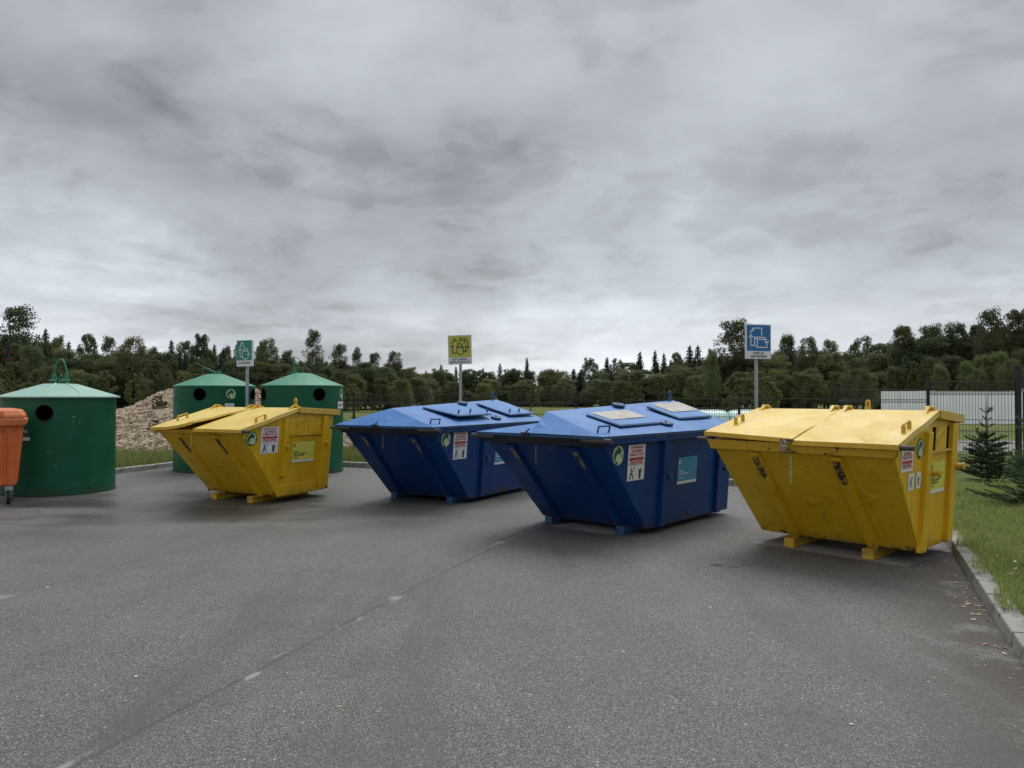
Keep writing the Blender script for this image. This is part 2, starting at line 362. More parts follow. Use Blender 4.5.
# ------------------------------------------------------------------ mesh helpers
class MB:
    def __init__(s): s.v = []; s.f = []
    def add(s, vs, fs):
        k = len(s.v); s.v += [tuple(p) for p in vs]; s.f += [tuple(i + k for i in f) for f in fs]; return s
    def box(s, x0, x1, y0, y1, z0, z1, mat=None):
        vs = [Vector(p) for p in ((x0, y0, z0), (x1, y0, z0), (x1, y1, z0), (x0, y1, z0), (x0, y0, z1), (x1, y0, z1), (x1, y1, z1), (x0, y1, z1))]
        if mat is not None: vs = [mat @ p for p in vs]
        return s.add(vs, [(0, 3, 2, 1), (4, 5, 6, 7), (0, 1, 5, 4), (1, 2, 6, 5), (2, 3, 7, 6), (3, 0, 4, 7)])
    def hexa(s, vs):      # bottom 4 (ccw from above) then top 4
        return s.add(vs, [(0, 3, 2, 1), (4, 5, 6, 7), (0, 1, 5, 4), (1, 2, 6, 5), (2, 3, 7, 6), (3, 0, 4, 7)])
    def prism(s, poly, ext):   # poly: 3-D points, ext: vector
        n = len(poly); e = Vector(ext)
        a = [Vector(p) for p in poly]; bq = [p + e for p in a]
        s.add(a + bq, [tuple(range(n))[::-1], tuple(range(n, 2 * n))] + [(i, (i + 1) % n, n + (i + 1) % n, n + i) for i in range(n)])
        return s
    def tube(s, pts, rad, n=8, cap=True):
        pts = [Vector(p) for p in pts]
        if not isinstance(rad, (list, tuple)): rad = [rad] * len(pts)
        k = len(s.v); prev = None
        for i, p in enumerate(pts):
            tg = (pts[min(i + 1, len(pts) - 1)] - pts[max(i - 1, 0)]).normalized()
            if prev is None:
                u = tg.cross(Vector((0, 0, 1)));
                if u.length < .05: u = tg.cross(Vector((1, 0, 0)))
            else: u = prev - tg * prev.dot(tg)
            u.normalize(); prev = u; w = tg.cross(u)
            for j in range(n):
                a = 2 * PI * j / n
                s.v.append(tuple(p + (u * math.cos(a) + w * math.sin(a)) * rad[i]))
        for i in range(len(pts) - 1):
            for j in range(n):
                a, b_ = k + i * n + j, k + i * n + (j + 1) % n
                s.f.append((a, b_, b_ + n, a + n))
        if cap:
            s.f.append(tuple(k + j for j in range(n))[::-1])
            e = k + (len(pts) - 1) * n
            s.f.append(tuple(e + j for j in range(n)))
        return s
    def lathe(s, prof, n=48, cx=0, cy=0, capb=True, capt=True):
        k = len(s.v)
        for r, z in prof:
            for j in range(n):
                a = 2 * PI * j / n; s.v.append((cx + r * math.cos(a), cy + r * math.sin(a), z))
        for i in range(len(prof) - 1):
            for j in range(n):
                a, b_ = k + i * n + j, k + i * n + (j + 1) % n
                s.f.append((a, b_, b_ + n, a + n))
        if capb: s.f.append(tuple(k + j for j in range(n))[::-1])
        if capt:
            e = k + (len(prof) - 1) * n; s.f.append(tuple(e + j for j in range(n)))
        return s
    def mesh(s, name):
        me = bpy.data.meshes.new(name); me.from_pydata(s.v, [], s.f); me.update(); return me
    def build(s, name, mat, parent=None, bevel=0., smooth=False, seg=2):
        me = s.mesh(name)
        if smooth:
            me.polygons.foreach_set('use_smooth', [True] * len(me.polygons)); me.set_sharp_from_angle(angle=R(38))
        if mat: me.materials.append(mat)
        o = bpy.data.objects.new(name, me); C.objects.link(o)
        if parent: o.parent = parent
        if bevel:
            bv = o.modifiers.new('bevel', 'BEVEL'); bv.width = bevel; bv.segments = seg; bv.limit_method = 'ANGLE'; bv.angle_limit = R(35)
        return o
def npmesh(name, verts, faces_n, mat, smooth=False):
    """verts (N,3) grouped as consecutive faces of faces_n vertices each"""
    me = bpy.data.meshes.new(name); nv = len(verts); nf = nv // faces_n
    me.vertices.add(nv); me.vertices.foreach_set('co', np.asarray(verts, np.float32).ravel())
    me.loops.add(nv); me.loops.foreach_set('vertex_index', np.arange(nv, dtype=np.int32))
    me.polygons.add(nf); me.polygons.foreach_set('loop_start', np.arange(0, nv, faces_n, dtype=np.int32))
    me.materials.append(mat); me.update(calc_edges=True); me.validate(); return me
def empty(name, loc=(0, 0, 0), rz=0.):
    o = bpy.data.objects.new(name, None); C.objects.link(o)
    o.location = loc; o.rotation_euler = (0, 0, rz); o.empty_display_size = .3; return o
def tag(o, label=None, cat=None, group=None, kind=None):
    for k, v in (('label', label), ('category', cat), ('group', group), ('kind', kind)):
        if v: o[k] = v
    return o
def text_mesh(txt, size, width=None):
    cu = bpy.data.curves.new('lettering', 'FONT'); cu.body = txt; cu.size = size; cu.align_x = 'CENTER'; cu.align_y = 'CENTER'; cu.resolution_u = 2; cu.offset = size * .022
    ob = bpy.data.objects.new('lettering', cu); C.objects.link(ob)
    me = bpy.data.meshes.new_from_object(ob.evaluated_get(bpy.context.evaluated_depsgraph_get()))
    bpy.data.objects.remove(ob); bpy.data.curves.remove(cu)
    vs = [tuple(v.co) for v in me.vertices]; fs = [tuple(p.vertices) for p in me.polygons]
    bpy.data.meshes.remove(me)
    if width and vs:
        x0 = min(v[0] for v in vs); x1 = max(v[0] for v in vs); k = width / max(x1 - x0, 1e-6)
        vs = [((v[0] - (x0 + x1) / 2) * k, v[1], 0) for v in vs]
    return vs, fs
def stroke(mb, pts, w, place, lift=0.):
    """flat line of width w through 2-D points, set on a surface by place(u, v, height)"""
    for i in range(len(pts) - 1):
        a, b_ = Vector(pts[i]), Vector(pts[i + 1]); dd = (b_ - a)
        if dd.length < 1e-6: continue
        dd.normalize(); p = Vector((-dd.y, dd.x)) * w / 2; e = dd * w * .35
        q = [a - e - p, b_ + e - p, b_ + e + p, a - e + p]
        mb.add([place(c.x, c.y, lift + .00025 * (i % 4)) for c in q], [(0, 1, 2, 3)])
def poly(mb, pts, place, lift=0.):
    mb.add([place(u, v, lift) for u, v in pts], [tuple(range(len(pts)))])
def circle(r, n=28, cx=0, cy=0, sy=1.): return [(cx + r * math.cos(2 * PI * i / n), cy + r * sy * math.sin(2 * PI * i / n)) for i in range(n)]
ARROW = [(-.80, -.50), (-.90, -.05), (-.66, .45), (-.22, .66), (-.24, .92), (.10, .86), (.62, .50), (.30, -.08), (.16, .20), (-.16, .12), (-.40, -.12), (-.52, -.42), (-.50, -.72)]
def emblem(parent, place, r, ring):
    """round packaging-return emblem: pale disc, dark arrow curling over the upper left"""
    d0 = MB(); poly(d0, circle(r), place, .001)
    e = d0.build('recycling_emblem', M['dot_dark'] if ring else M['dot_pale'], parent)
    if ring:
        m1 = MB(); poly(m1, circle(r * .86), place, .002); m1.build('disc', M['dot_pale'], e)
    m2 = MB(); k = .84 if ring else .95
    poly(m2, [(u * r * k, v * r * k) for u, v in ARROW], place, .003)
    poly(m2, [(-.28 * r, -.60 * r), (-.55 * r, -.78 * r), (-.22 * r, -.95 * r), (.02 * r, -.86 * r)], place, .0034)
    poly(m2, [(.78 * r, -.42 * r), (.88 * r, .10 * r), (.72 * r, .12 * r), (.66 * r, -.3 * r)], place, .0034)
    m2.build('arrow', M['dot_dark'], e)
    return e
def put_text(parent, txt, place, cx, cy, size, mat, width=None, lift=.003, name='lettering'):
    vs, fs = text_mesh(txt, size, width)
    mb = MB(); mb.add([place(cx + v[0], cy + v[1], lift) for v in vs], fs)
    return mb.build(name, mat, parent)

def warning_sticker(parent, place, w, h, parts=('top', 'mid', 'low')):
    """white safety sticker: red heading, red banner, two pictograms"""
    s = MB(); poly(s, [(-w / 2, -h / 2), (w / 2, -h / 2), (w / 2, h / 2), (-w / 2, h / 2)], place, .001)
    o = s.build('warning_sticker', M['white_sticker'], parent)
    o['label'] = 'white sticker with red lettering and two black pictograms'
    H0, v0 = h, 0.
    if 'top' in parts:
        if 'low' not in parts:
            place0, v0 = place, h / 2 - h * 1.55 / 2; h = h * 1.55; place = lambda u, v, q: place0(u, v + v0, q)
        for i, (tx, sz) in enumerate((('KONTEINERISSE', .035), ('RONIMINE', .035), ('KEELATUD', .055))):
            put_text(o, tx, place, 0, h * (.42 - .095 * i), sz, M['red_print'], w * (.72, .62, .80)[i])
        b = MB(); poly(b, [(-w * .43, h * .06), (w * .43, h * .06), (w * .43, h * .145), (-w * .43, h * .145)], place, .002); b.build('banner', M['red_print'], o)
        put_text(o, 'PRAHI PANEK', place, 0, h * .022, .03, M['red_print'], w * .7)
        put_text(o, 'KEELATUD', place, 0, h * -.03, .035, M['red_print'], w * .8)
        g = MB()
        for yy in (.205, -.075)[:2 if 'low' in parts else 1]: poly(g, [(-w / 2, h * yy), (w / 2, h * yy), (w / 2, h * (yy + .008)), (-w / 2, h * (yy + .008))], place, .002)
        g.build('divider', M['grey_print'], o)
        py, ps = -.285 * h, h * .185
    else: py, ps = 0, h * .34
    a = MB(); a2 = MB(); cx = -w * .235 if 'top' in parts else 0
    if parts[-1] in ('low', 'man'):
        P = lambda pts: [(cx + u * ps * .95, py + v * ps) for u, v in pts]
        poly(a, P(circle(.16, 10, -.25, .75)), place, .002)
        stroke(a, P([(-.25, .6), (-.3, .0), (.2, -.35), (.35, -.9)]), ps * .2, place, .0022)
        stroke(a, P([(-.3, .0), (-.55, -.45), (-.5, -.9)]), ps * .18, place, .0025)
        stroke(a, P([(-.3, .45), (.15, .2), (.55, .75)]), ps * .12, place, .0025)
        stroke(a, P([(.75, .9), (-.75, -.75)]), ps * .13, place, .0032)
    if parts[-1] in ('low', 'hand'):
        cx = w * .24 if 'top' in parts else 0
        P = lambda pts: [(cx + u * ps * .9, py + v * ps) for u, v in pts]
        poly(a2, P([(-.3, -.95), (.25, -.95), (.32, .1), (.62, .35), (.5, .5), (.2, .3), (.1, .62), (-.05, .62), (-.1, .35), (-.3, .5), (-.4, .4)]), place, .002)
    for q in (a, a2):
        if q.v: q.build('pictogram', M['dark_print'], o)
    return o

def content_sticker(parent, place, w, h, mat, ink, lines, label):
    s = MB(); poly(s, [(-w / 2, -h / 2), (w / 2, -h / 2), (w / 2, h / 2), (-w / 2, h / 2)], place, .001)
    o = s.build('content_sticker', mat, parent); o['label'] = label
    b = MB(); poly(b, [(-w / 2, -h / 2), (w / 2, -h / 2), (w / 2, -h * .395), (-w / 2, -h * .395)], place, .002)
    b.build('footer_strip', M['white_sticker'], o)
    n = len(lines); y = .02 if n == 3 else -.03
    for i, tx in enumerate(lines):
        ww = w * (.24, .56, .46)[i] if n == 3 else w * (.24, .50)[i]
        put_text(o, tx, place, -w * .42 + ww / 2, h * (y - .095 * i), h * .105, ink, ww)
    put_text(o, 'PAKEND', place, -w * .30, -h * .27, h * .05, ink, w * .24)
    g = MB(); stroke(g, [(-w * .40 + c[0], h * .33 + c[1]) for c in circle(h * .07, 8)] , h * .02, place, .002)
    stroke(g, [(-w * .40 - h * .06, h * .27), (-w * .40, h * .40), (-w * .40 + h * .06, h * .27)], h * .02, place, .0032)
    g.build('symbol', ink, o)
    return o

def chain(root, x, y, z0, z1, mat):
    """short chain hanging plumb from the rim"""
    mb = MB(); z = z0; k = 0
    while z > z1:
        pts = []
        for i in range(9):
            a = 2 * PI * i / 8; u, v = .008 * math.cos(a), .019 * math.sin(a)
            pts.append((x + (u if k % 2 == 0 else 0), y + (0 if k % 2 == 0 else u), z + v))
        mb.tube(pts, .0032, 5, False); z -= .032; k += 1
    o = mb.build('chain', mat, root); o['kind'] = 'stuff'; return o

# ------------------------------------------------------------------ yellow skips
def yellow_skip(name, loc, rz, p, first):
    Wd, zb, zt, a, Lb, yr, zr, lo, zl, yb, zbe = (p[k] for k in 'W zb zt a Lb yr zr lo zl yb zbe'.split())
    tl, tr = p['tl'], p['tr']; zs = 1.25
    root = empty(name, loc, rz)
    hr = lambda z: Wd / 2 - tr * min(1, max(0, (zs - z) / (zs - zb)))
    hl = lambda z: -Wd / 2 + tl * min(1, max(0, (zs - z) / (zs - zb)))
    prof = [(0, zb), (-a, zt), (-a, zl - .03), (yr, zr - .05), (yb, zbe - .075), (Lb, zb)]
    n = len(prof)
    mb = MB(); mb.add([(hl(z), y, z) for y, z in prof] + [(hr(z), y, z) for y, z in prof],
                      [tuple(range(n))[::-1], tuple(range(n, 2 * n))] + [(i, (i + 1) % n, n + (i + 1) % n, n + i)[::-1] for i in range(n)])
    mb.f[0] = mb.f[0][::-1]; mb.f[1] = mb.f[1][::-1]
    me = mb.mesh('hull'); bm = bmesh.new(); bm.from_mesh(me)
    bmesh.ops.recalc_face_normals(bm, faces=bm.faces); bm.to_mesh(me); bm.free()
    me.materials.append(M['yellow']); hull = bpy.data.objects.new('hull', me); C.objects.link(hull); hull.parent = root
    bv = hull.modifiers.new('bevel', 'BEVEL'); bv.width = .008; bv.segments = 2
    # rolled rim along the front lip and the tipping bar through it
    mb = MB(); z1 = zl - .025
    mb.hexa([(-Wd / 2 + .0, -a - .058, zt), (Wd / 2 + .0, -a - .058, zt), (Wd / 2, -a + .02, zt), (-Wd / 2, -a + .02, zt),
             (-Wd / 2 - .03, -a - .082, z1), (Wd / 2 + .03, -a - .082, z1), (Wd / 2 + .03, -a + .02, z1), (-Wd / 2 - .03, -a + .02, z1)])
    mb.build('rim', M['yellow_rib'], root, .008)
    for sx in (-1, 1):
        b = MB(); x0 = sx * (Wd / 2 - .02); x1 = sx * (Wd / 2 + .16)
        b.tube([(x0, -a - .045, z1 - .0), (x1, -a - .045, z1)], [.026, .022], 12); b.build('tipping_pin', M['rusty'], root, smooth=True)
    # two pressed ribs down the sloping front, scraped at the top by the lifting arms
    sl = Vector((0, -a, zt - zb)); L = sl.length; sl.normalize(); nn = Vector((0, -sl.z, sl.y)); nn = -nn if nn.y > 0 else nn
    for (xt, xb) in p['ribs']:
        def P(s, h, off): 
            x = xb + (xt - xb) * s / L
            q = Vector((x + off, 0, zb)) + sl * s + nn * h; return q
        w = .055
        mb = MB(); mb.hexa([P(.0, -.01, -w), P(.0, -.01, w), P(L - .01, -.01, w), P(L - .01, -.01, -w), P(.0, .045, -w * .8), P(.0, .045, w * .8), P(L - .0, .045, w * .8), P(L - .0, .045, -w * .8)])
        rib = mb.build('front_rib', M['yellow'], root, .006)
        mb = MB(); s0, s1 = L - .36, L - .04
        mb.add([P(s0, .047, -w * .3), P(s0 + .05, .047, w * .7), P(s1, .047, w * .7), P(s1, .047, -w * .7), P(s0 + .12, .047, -w * .72)], [(0, 1, 2, 3, 4)])
        mb.build('scrape', M['yellow_worn'], rib)
    # skids
    for x in p['skids']:
        mb = MB(); mb.box(x - .055, x + .055, -.15, Lb - .05, .0, .095)
        mb.build('skid', M['yellow_skid'], root, .006)
    # flank posts, trunnions, ledge and vent plates on both flanks
    for sx in (1, -1):
        hx = hr if sx > 0 else hl
        def S(y, z, h): return (hx(z) + sx * h, y, z)
        def slab(y0, y1, z0, z1, h, h0=-.01):
            m_ = MB(); m_.hexa([S(y0, z0, h0), S(y0, z0, h), S(y1, z0, h), S(y1, z0, h0), S(y0, z1, h0), S(y0, z1, h), S(y1, z1, h), S(y1, z1, h0)] if sx > 0 else
                               [S(y0, z0, h), S(y0, z0, h0), S(y1, z0, h0), S(y1, z0, h), S(y0, z1, h), S(y0, z1, h0), S(y1, z1, h0), S(y1, z1, h)])
            return m_
        for (y0, y1, z0, z1) in p['posts']:
            if sx < 0: y0, y1 = y0 + .14, y1 + .0 + .10
            slab(y0, y1, z0, z1, .045).build('flank_post', M['yellow'], root, .006)
        for (y, z) in p['knobs']:
            b = MB(); x0 = hx(z)
            b.tube([(x0, y, z), (x0 + sx * .095, y, z), (x0 + sx * .095, y, z), (x0 + sx * .12, y, z)] if p['bigknob'] else [(x0, y, z), (x0 + sx * .075, y, z), (x0 + sx * .075, y, z), (x0 + sx * .09, y, z)],
                   [.024, .024, .036, .036], 14)
            b.build('trunnion', M['yellow_trim'], root, .004)
        y0, y1, z0 = p['ledge']
        slab(y0, y1, z0 - .012, z0 + .012, .03).build('ledge', M['yellow_trim'], root, .004)
        for (y0, y1, z0, z1) in p['plates']: slab(y0, y1, z0, z1, .012).build('vent_plate', M['yellow'], root, .003)
        for (y0, y1, z0, z1) in p['slots']: slab(y0, y1, z0, z1, .004).build('vent_slot', M['void'], root)
        for (y0, y1, z0, z1) in p['bands']: slab(y0, y1, z0, z1, .012).build('repair_band', M['yellow'], root, .003)
    # fixed rear roof, its edge beam, and the two hinged lids
    e = .045
    mb = MB(); mb.prism([(-Wd / 2 - e, yr + .01, zr), (-Wd / 2 - e, yb + .03, zbe), (-Wd / 2 - e, yb + .03, zbe - .02), (-Wd / 2 - e, yr + .01, zr - .02)], (Wd + 2 * e, 0, 0))
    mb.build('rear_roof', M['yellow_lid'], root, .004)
    for sx in (-1, 1):
        x0 = sx * (Wd / 2 + .0); x1 = sx * (Wd / 2 + e + .012)
        mb = MB(); mb.prism([(x0, yr + .01, zr + .006), (x0, yb + .10, zbe + .006), (x0, yb + .10, zbe - .085), (x0, yr + .01, zr - .08)], (x1 - x0, 0, 0))
        mb.build('roof_beam', M['yellow_trim'], root, .005)
    mb = MB(); mb.box(-Wd / 2, Wd / 2, yb - .03, yb + .06, zbe - .09, zbe - .022); mb.build('rear_beam', M['yellow_trim'], root, .005)
    yf = -a - lo
    nx, ny = 14, 12
    for side, (x0, x1) in (('l', (-Wd / 2 - e, -.003)), ('r', (.003, Wd / 2 + e))):
        seed = first * 3 + (side == 'r')
        def Z(u, v):      # u across, v from ridge to front
            z = zr + (zl - zr) * v
            z += (.006 * math.sin(5 * u + seed) * math.sin(4.2 * v + seed * 2) + .004 * math.sin(11 * u * v + seed)) * math.sin(PI * min(v, .93) / .95)
            if side == 'l' and p['lift']: z += p['lift'] * v * (1 - .7 * u)
            if side == 'l' and p['bent']: z += p['bent'] * (max(0, u) ** 2.2) * (v ** 1.6) + .012 * math.sin(PI * v) * u
            return z
        mb = MB(); vs = []; th = .014
        for dz in (0, -th):
            for j in range(ny + 1):
                for i in range(nx + 1):
                    u, v = i / nx, j / ny
                    vs.append((x0 + (x1 - x0) * u, yr + (yf - yr) * v, Z(u, v) + dz))
        fs = []; K = (nx + 1) * (ny + 1)
        for j in range(ny):
            for i in range(nx):
                q = (j * (nx + 1) + i, j * (nx + 1) + i + 1, (j + 1) * (nx + 1) + i + 1, (j + 1) * (nx + 1) + i)
                fs.append(q[::-1]); fs.append(tuple(K + k for k in q))
        mb.add(vs, fs)
        # folded skirt round the flap: front, sides
        def skirt(pa, drop):
            for i in range(len(pa) - 1):
                (ax, ay, az), (bx, by, bz) = pa[i], pa[i + 1]
                mb.add([(ax, ay, az), (bx, by, bz), (bx, by, bz - drop), (ax, ay, az - drop)], [(0, 1, 2, 3)])
        skirt([vs[ny * (nx + 1) + i] for i in range(nx + 1)], .035)
        skirt([vs[j * (nx + 1) + nx] for j in range(ny + 1)], .055 if side == 'r' else .03)
        skirt([vs[j * (nx + 1)] for j in range(ny + 1)][::-1], .055 if side == 'l' else .03)
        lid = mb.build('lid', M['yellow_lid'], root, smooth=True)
        mb = MB()
        for i in range(nx):
            (ax, ay, az), (bx, by, bz) = vs[ny * (nx + 1) + i], vs[ny * (nx + 1) + i + 1]
            mb.add([(ax, ay - .004, az + .002), (bx, by - .004, bz + .002), (bx, by - .006, bz - .042), (ax, ay - .006, az - .042)], [(3, 2, 1, 0)])
        mb.build('lid_lip', M['yellow_trim'], lid)
        if side == 'l' and p['bent']: lid['label'] = 'left lid bent up along its inner edge'
        # grab handle near the outer front corner
        xh = (x0 + .17) if side == 'l' else (x1 - .065)
        uu = (xh - x0) / (x1 - x0)
        va, vb = (p['hv'][0], p['hv'][1])
        pts = []
        for v, h in ((va, 0), (va, .072), (vb, .072), (vb, 0)): pts.append((xh, yr + (yf - yr) * v, Z(uu, v) + h))
        mb = MB(); mb.tube(pts, .011, 8); mb.build('lid_handle', M['yellow_trim'], lid, smooth=False)
        for q in (pts[0], pts[3]):
            mb = MB(); mb.box(q[0] - .018, q[0] + .018, q[1] - .008, q[1] + .008, q[2] - .005, q[2] + .066); mb.build('handle_bracket', M['yellow_trim'], lid)
        for uh in ((.10, .93) if side == 'l' else (.07, .90)):
            xq = x0 + (x1 - x0) * uh; zq = zr
            mb = MB(); mb.prism([(xq - .018, yr - .17, zr - .17 * (zr - zl) / (yr - yf) - .01), (xq - .018, yr - .02, zr + .042), (xq - .018, yr + .05, zr + .042), (xq - .018, yr + .16, zr - .01)], (.036, 0, 0))
            mb.tube([(xq - .04, yr + .01, zr + .02), (xq + .05, yr + .01, zr + .02)], .02, 10)
            mb.build('hinge', M['yellow_trim'], lid, .003)
    for (x, y, z0, z1) in p['eyes']:
        pr = [(x - .035, y, z0), (x + .035, y, z0), (x + .035, y, z1 - .03), (x + .018, y, z1), (x - .018, y, z1), (x - .035, y, z1 - .03)]
        mb = MB(); n6 = 12; cz = z1 - .045
        ring = [(x + .012 * math.cos(2 * PI * k / n6), y, cz + .016 * math.sin(2 * PI * k / n6)) for k in range(n6)]
        outer = [(x + .027 * math.cos(2 * PI * k / n6), y, cz + .042 * math.sin(2 * PI * k / n6)) for k in range(n6)]
        for dy in (0, .02):
            k = len(mb.v); mb.v += [(q[0], q[1] + dy, q[2]) for q in ring + outer]
            for i in range(n6): mb.f.append((k + i, k + (i + 1) % n6, k + n6 + (i + 1) % n6, k + n6 + i))
        for i in range(n6):
            j = (i + 1) % n6
            mb.f.append((i, j, 2 * n6 + j, 2 * n6 + i)); mb.f.append((n6 + i, n6 + j, 3 * n6 + j, 3 * n6 + i))
        mb.box(x - .025, x + .025, y, y + .02, z0, cz - .012)
        mb.build('lifting_eye', M['yellow_trim'], root)
    # stickers on the right flank
    def placer(cy, cz): return lambda u, v, h: (hr(cz + v) + .003 + h, cy + u, cz + v)
    for (y, z, r) in p['dot']: emblem(root, placer(y, z), r, True)
    for (y, z, w, h, parts) in p['warn']: warning_sticker(root, placer(y, z), w, h, parts)
    y, z, w, h = p['content']
    content_sticker(root, placer(y, z), w, h, M['yellow_sticker'], M['dark_print'], ('PLAST-', 'METALLPAKEND', 'JOOGIKARTONG'), 'lime yellow content sticker with black lettering')
    return root

y1 = yellow_skip('skip_container', (-4.214, 11.461, 0), -.492, dict(W=1.822, zb=.108, zt=1.057, a=.754, Lb=1.086, yr=.285, zr=1.425, lo=.096, zl=1.132, yb=1.10, zbe=1.375, tl=.24, tr=.104,
    ribs=((-.40, -.34), (.38, .47)), skids=(-.39, .385), posts=((.01, .105, .40, 1.262), (.838, .944, .11, 1.29)), knobs=((.085, .846), (.926, .862)), bigknob=False,
    ledge=(.11, .835, 1.012), plates=((.112, .375, 1.03, 1.24), (.55, .80, 1.03, 1.245)), slots=(), bands=((-.02, .82, .10, .262),), bent=.105, lift=0, hv=(.54, .69),
    eyes=((.80, .36, 1.40, 1.575),), dot=((-.575, .994, .103),), warn=((-.235, .957, .342, .385, ('top', 'mid', 'low')),), content=(.465, .745, .475, .312)), 1)
tag(y1, 'yellow sloping-front skip in front of two green bells, its left lid bent up', 'skip', 'sloping-front skips in a row')
y2 = yellow_skip('skip_container', (3.32, 7.69, 0), -.805, dict(W=1.80, zb=.111, zt=1.054, a=.805, Lb=.885, yr=.226, zr=1.462, lo=.10, zl=1.178, yb=.90, zbe=1.405, tl=.12, tr=.075,
    ribs=((-.43, -.40), (.375, .41)), skids=(-.403, .403), posts=((-.06, .06, .11, 1.26), (.69, .86, .115, 1.33)), knobs=((.09, .864), (.835, .89)), bigknob=True,
    ledge=(.06, .69, 1.062), plates=((.255, .575, 1.075, 1.30),), slots=((.185, .253, 1.075, 1.30), (.577, .672, 1.075, 1.30)), bands=(), bent=.0, lift=.055, hv=(.57, .70),
    eyes=((.04, .86, 1.37, 1.565),), dot=((-.165, 1.112, .098),), warn=((-.50, 1.03, .30, .23, ('top',)), (-.366, .813, .15, .155, ('man',)), (-.17, .815, .125, .155, ('hand',))), content=(.39, .805, .45, .31)), 2)
tag(y2, 'yellow sloping-front skip beside the grass kerb, with a padlock on its closed lids', 'skip', 'sloping-front skips in a row')
# padlock, hasp and chain on the nearer yellow skip
mb = MB(); mb.box(-.075, -.015, -1.0, -.965, 1.068, 1.128); lock = mb.build('padlock', plain('tarnished_brass', (.24, .19, .15), .5, .5), y2, .008)
mb = MB(); mb.tube([(-.065, -.982, 1.125), (-.066, -.982, 1.165), (-.045, -.982, 1.185), (-.024, -.982, 1.165), (-.025, -.982, 1.125)], .007, 8); mb.build('shackle', M['zinc'], lock)
mb = MB(); mb.box(-.11, .02, -.93, -.90, 1.17, 1.19); mb.build('hasp', M['rusty'], y2, .003)
chain(y2, .0, -.93, 1.01, .76, M['chain'])
chain(y1, -.03, -.85, 1.03, .86, M['chain'])

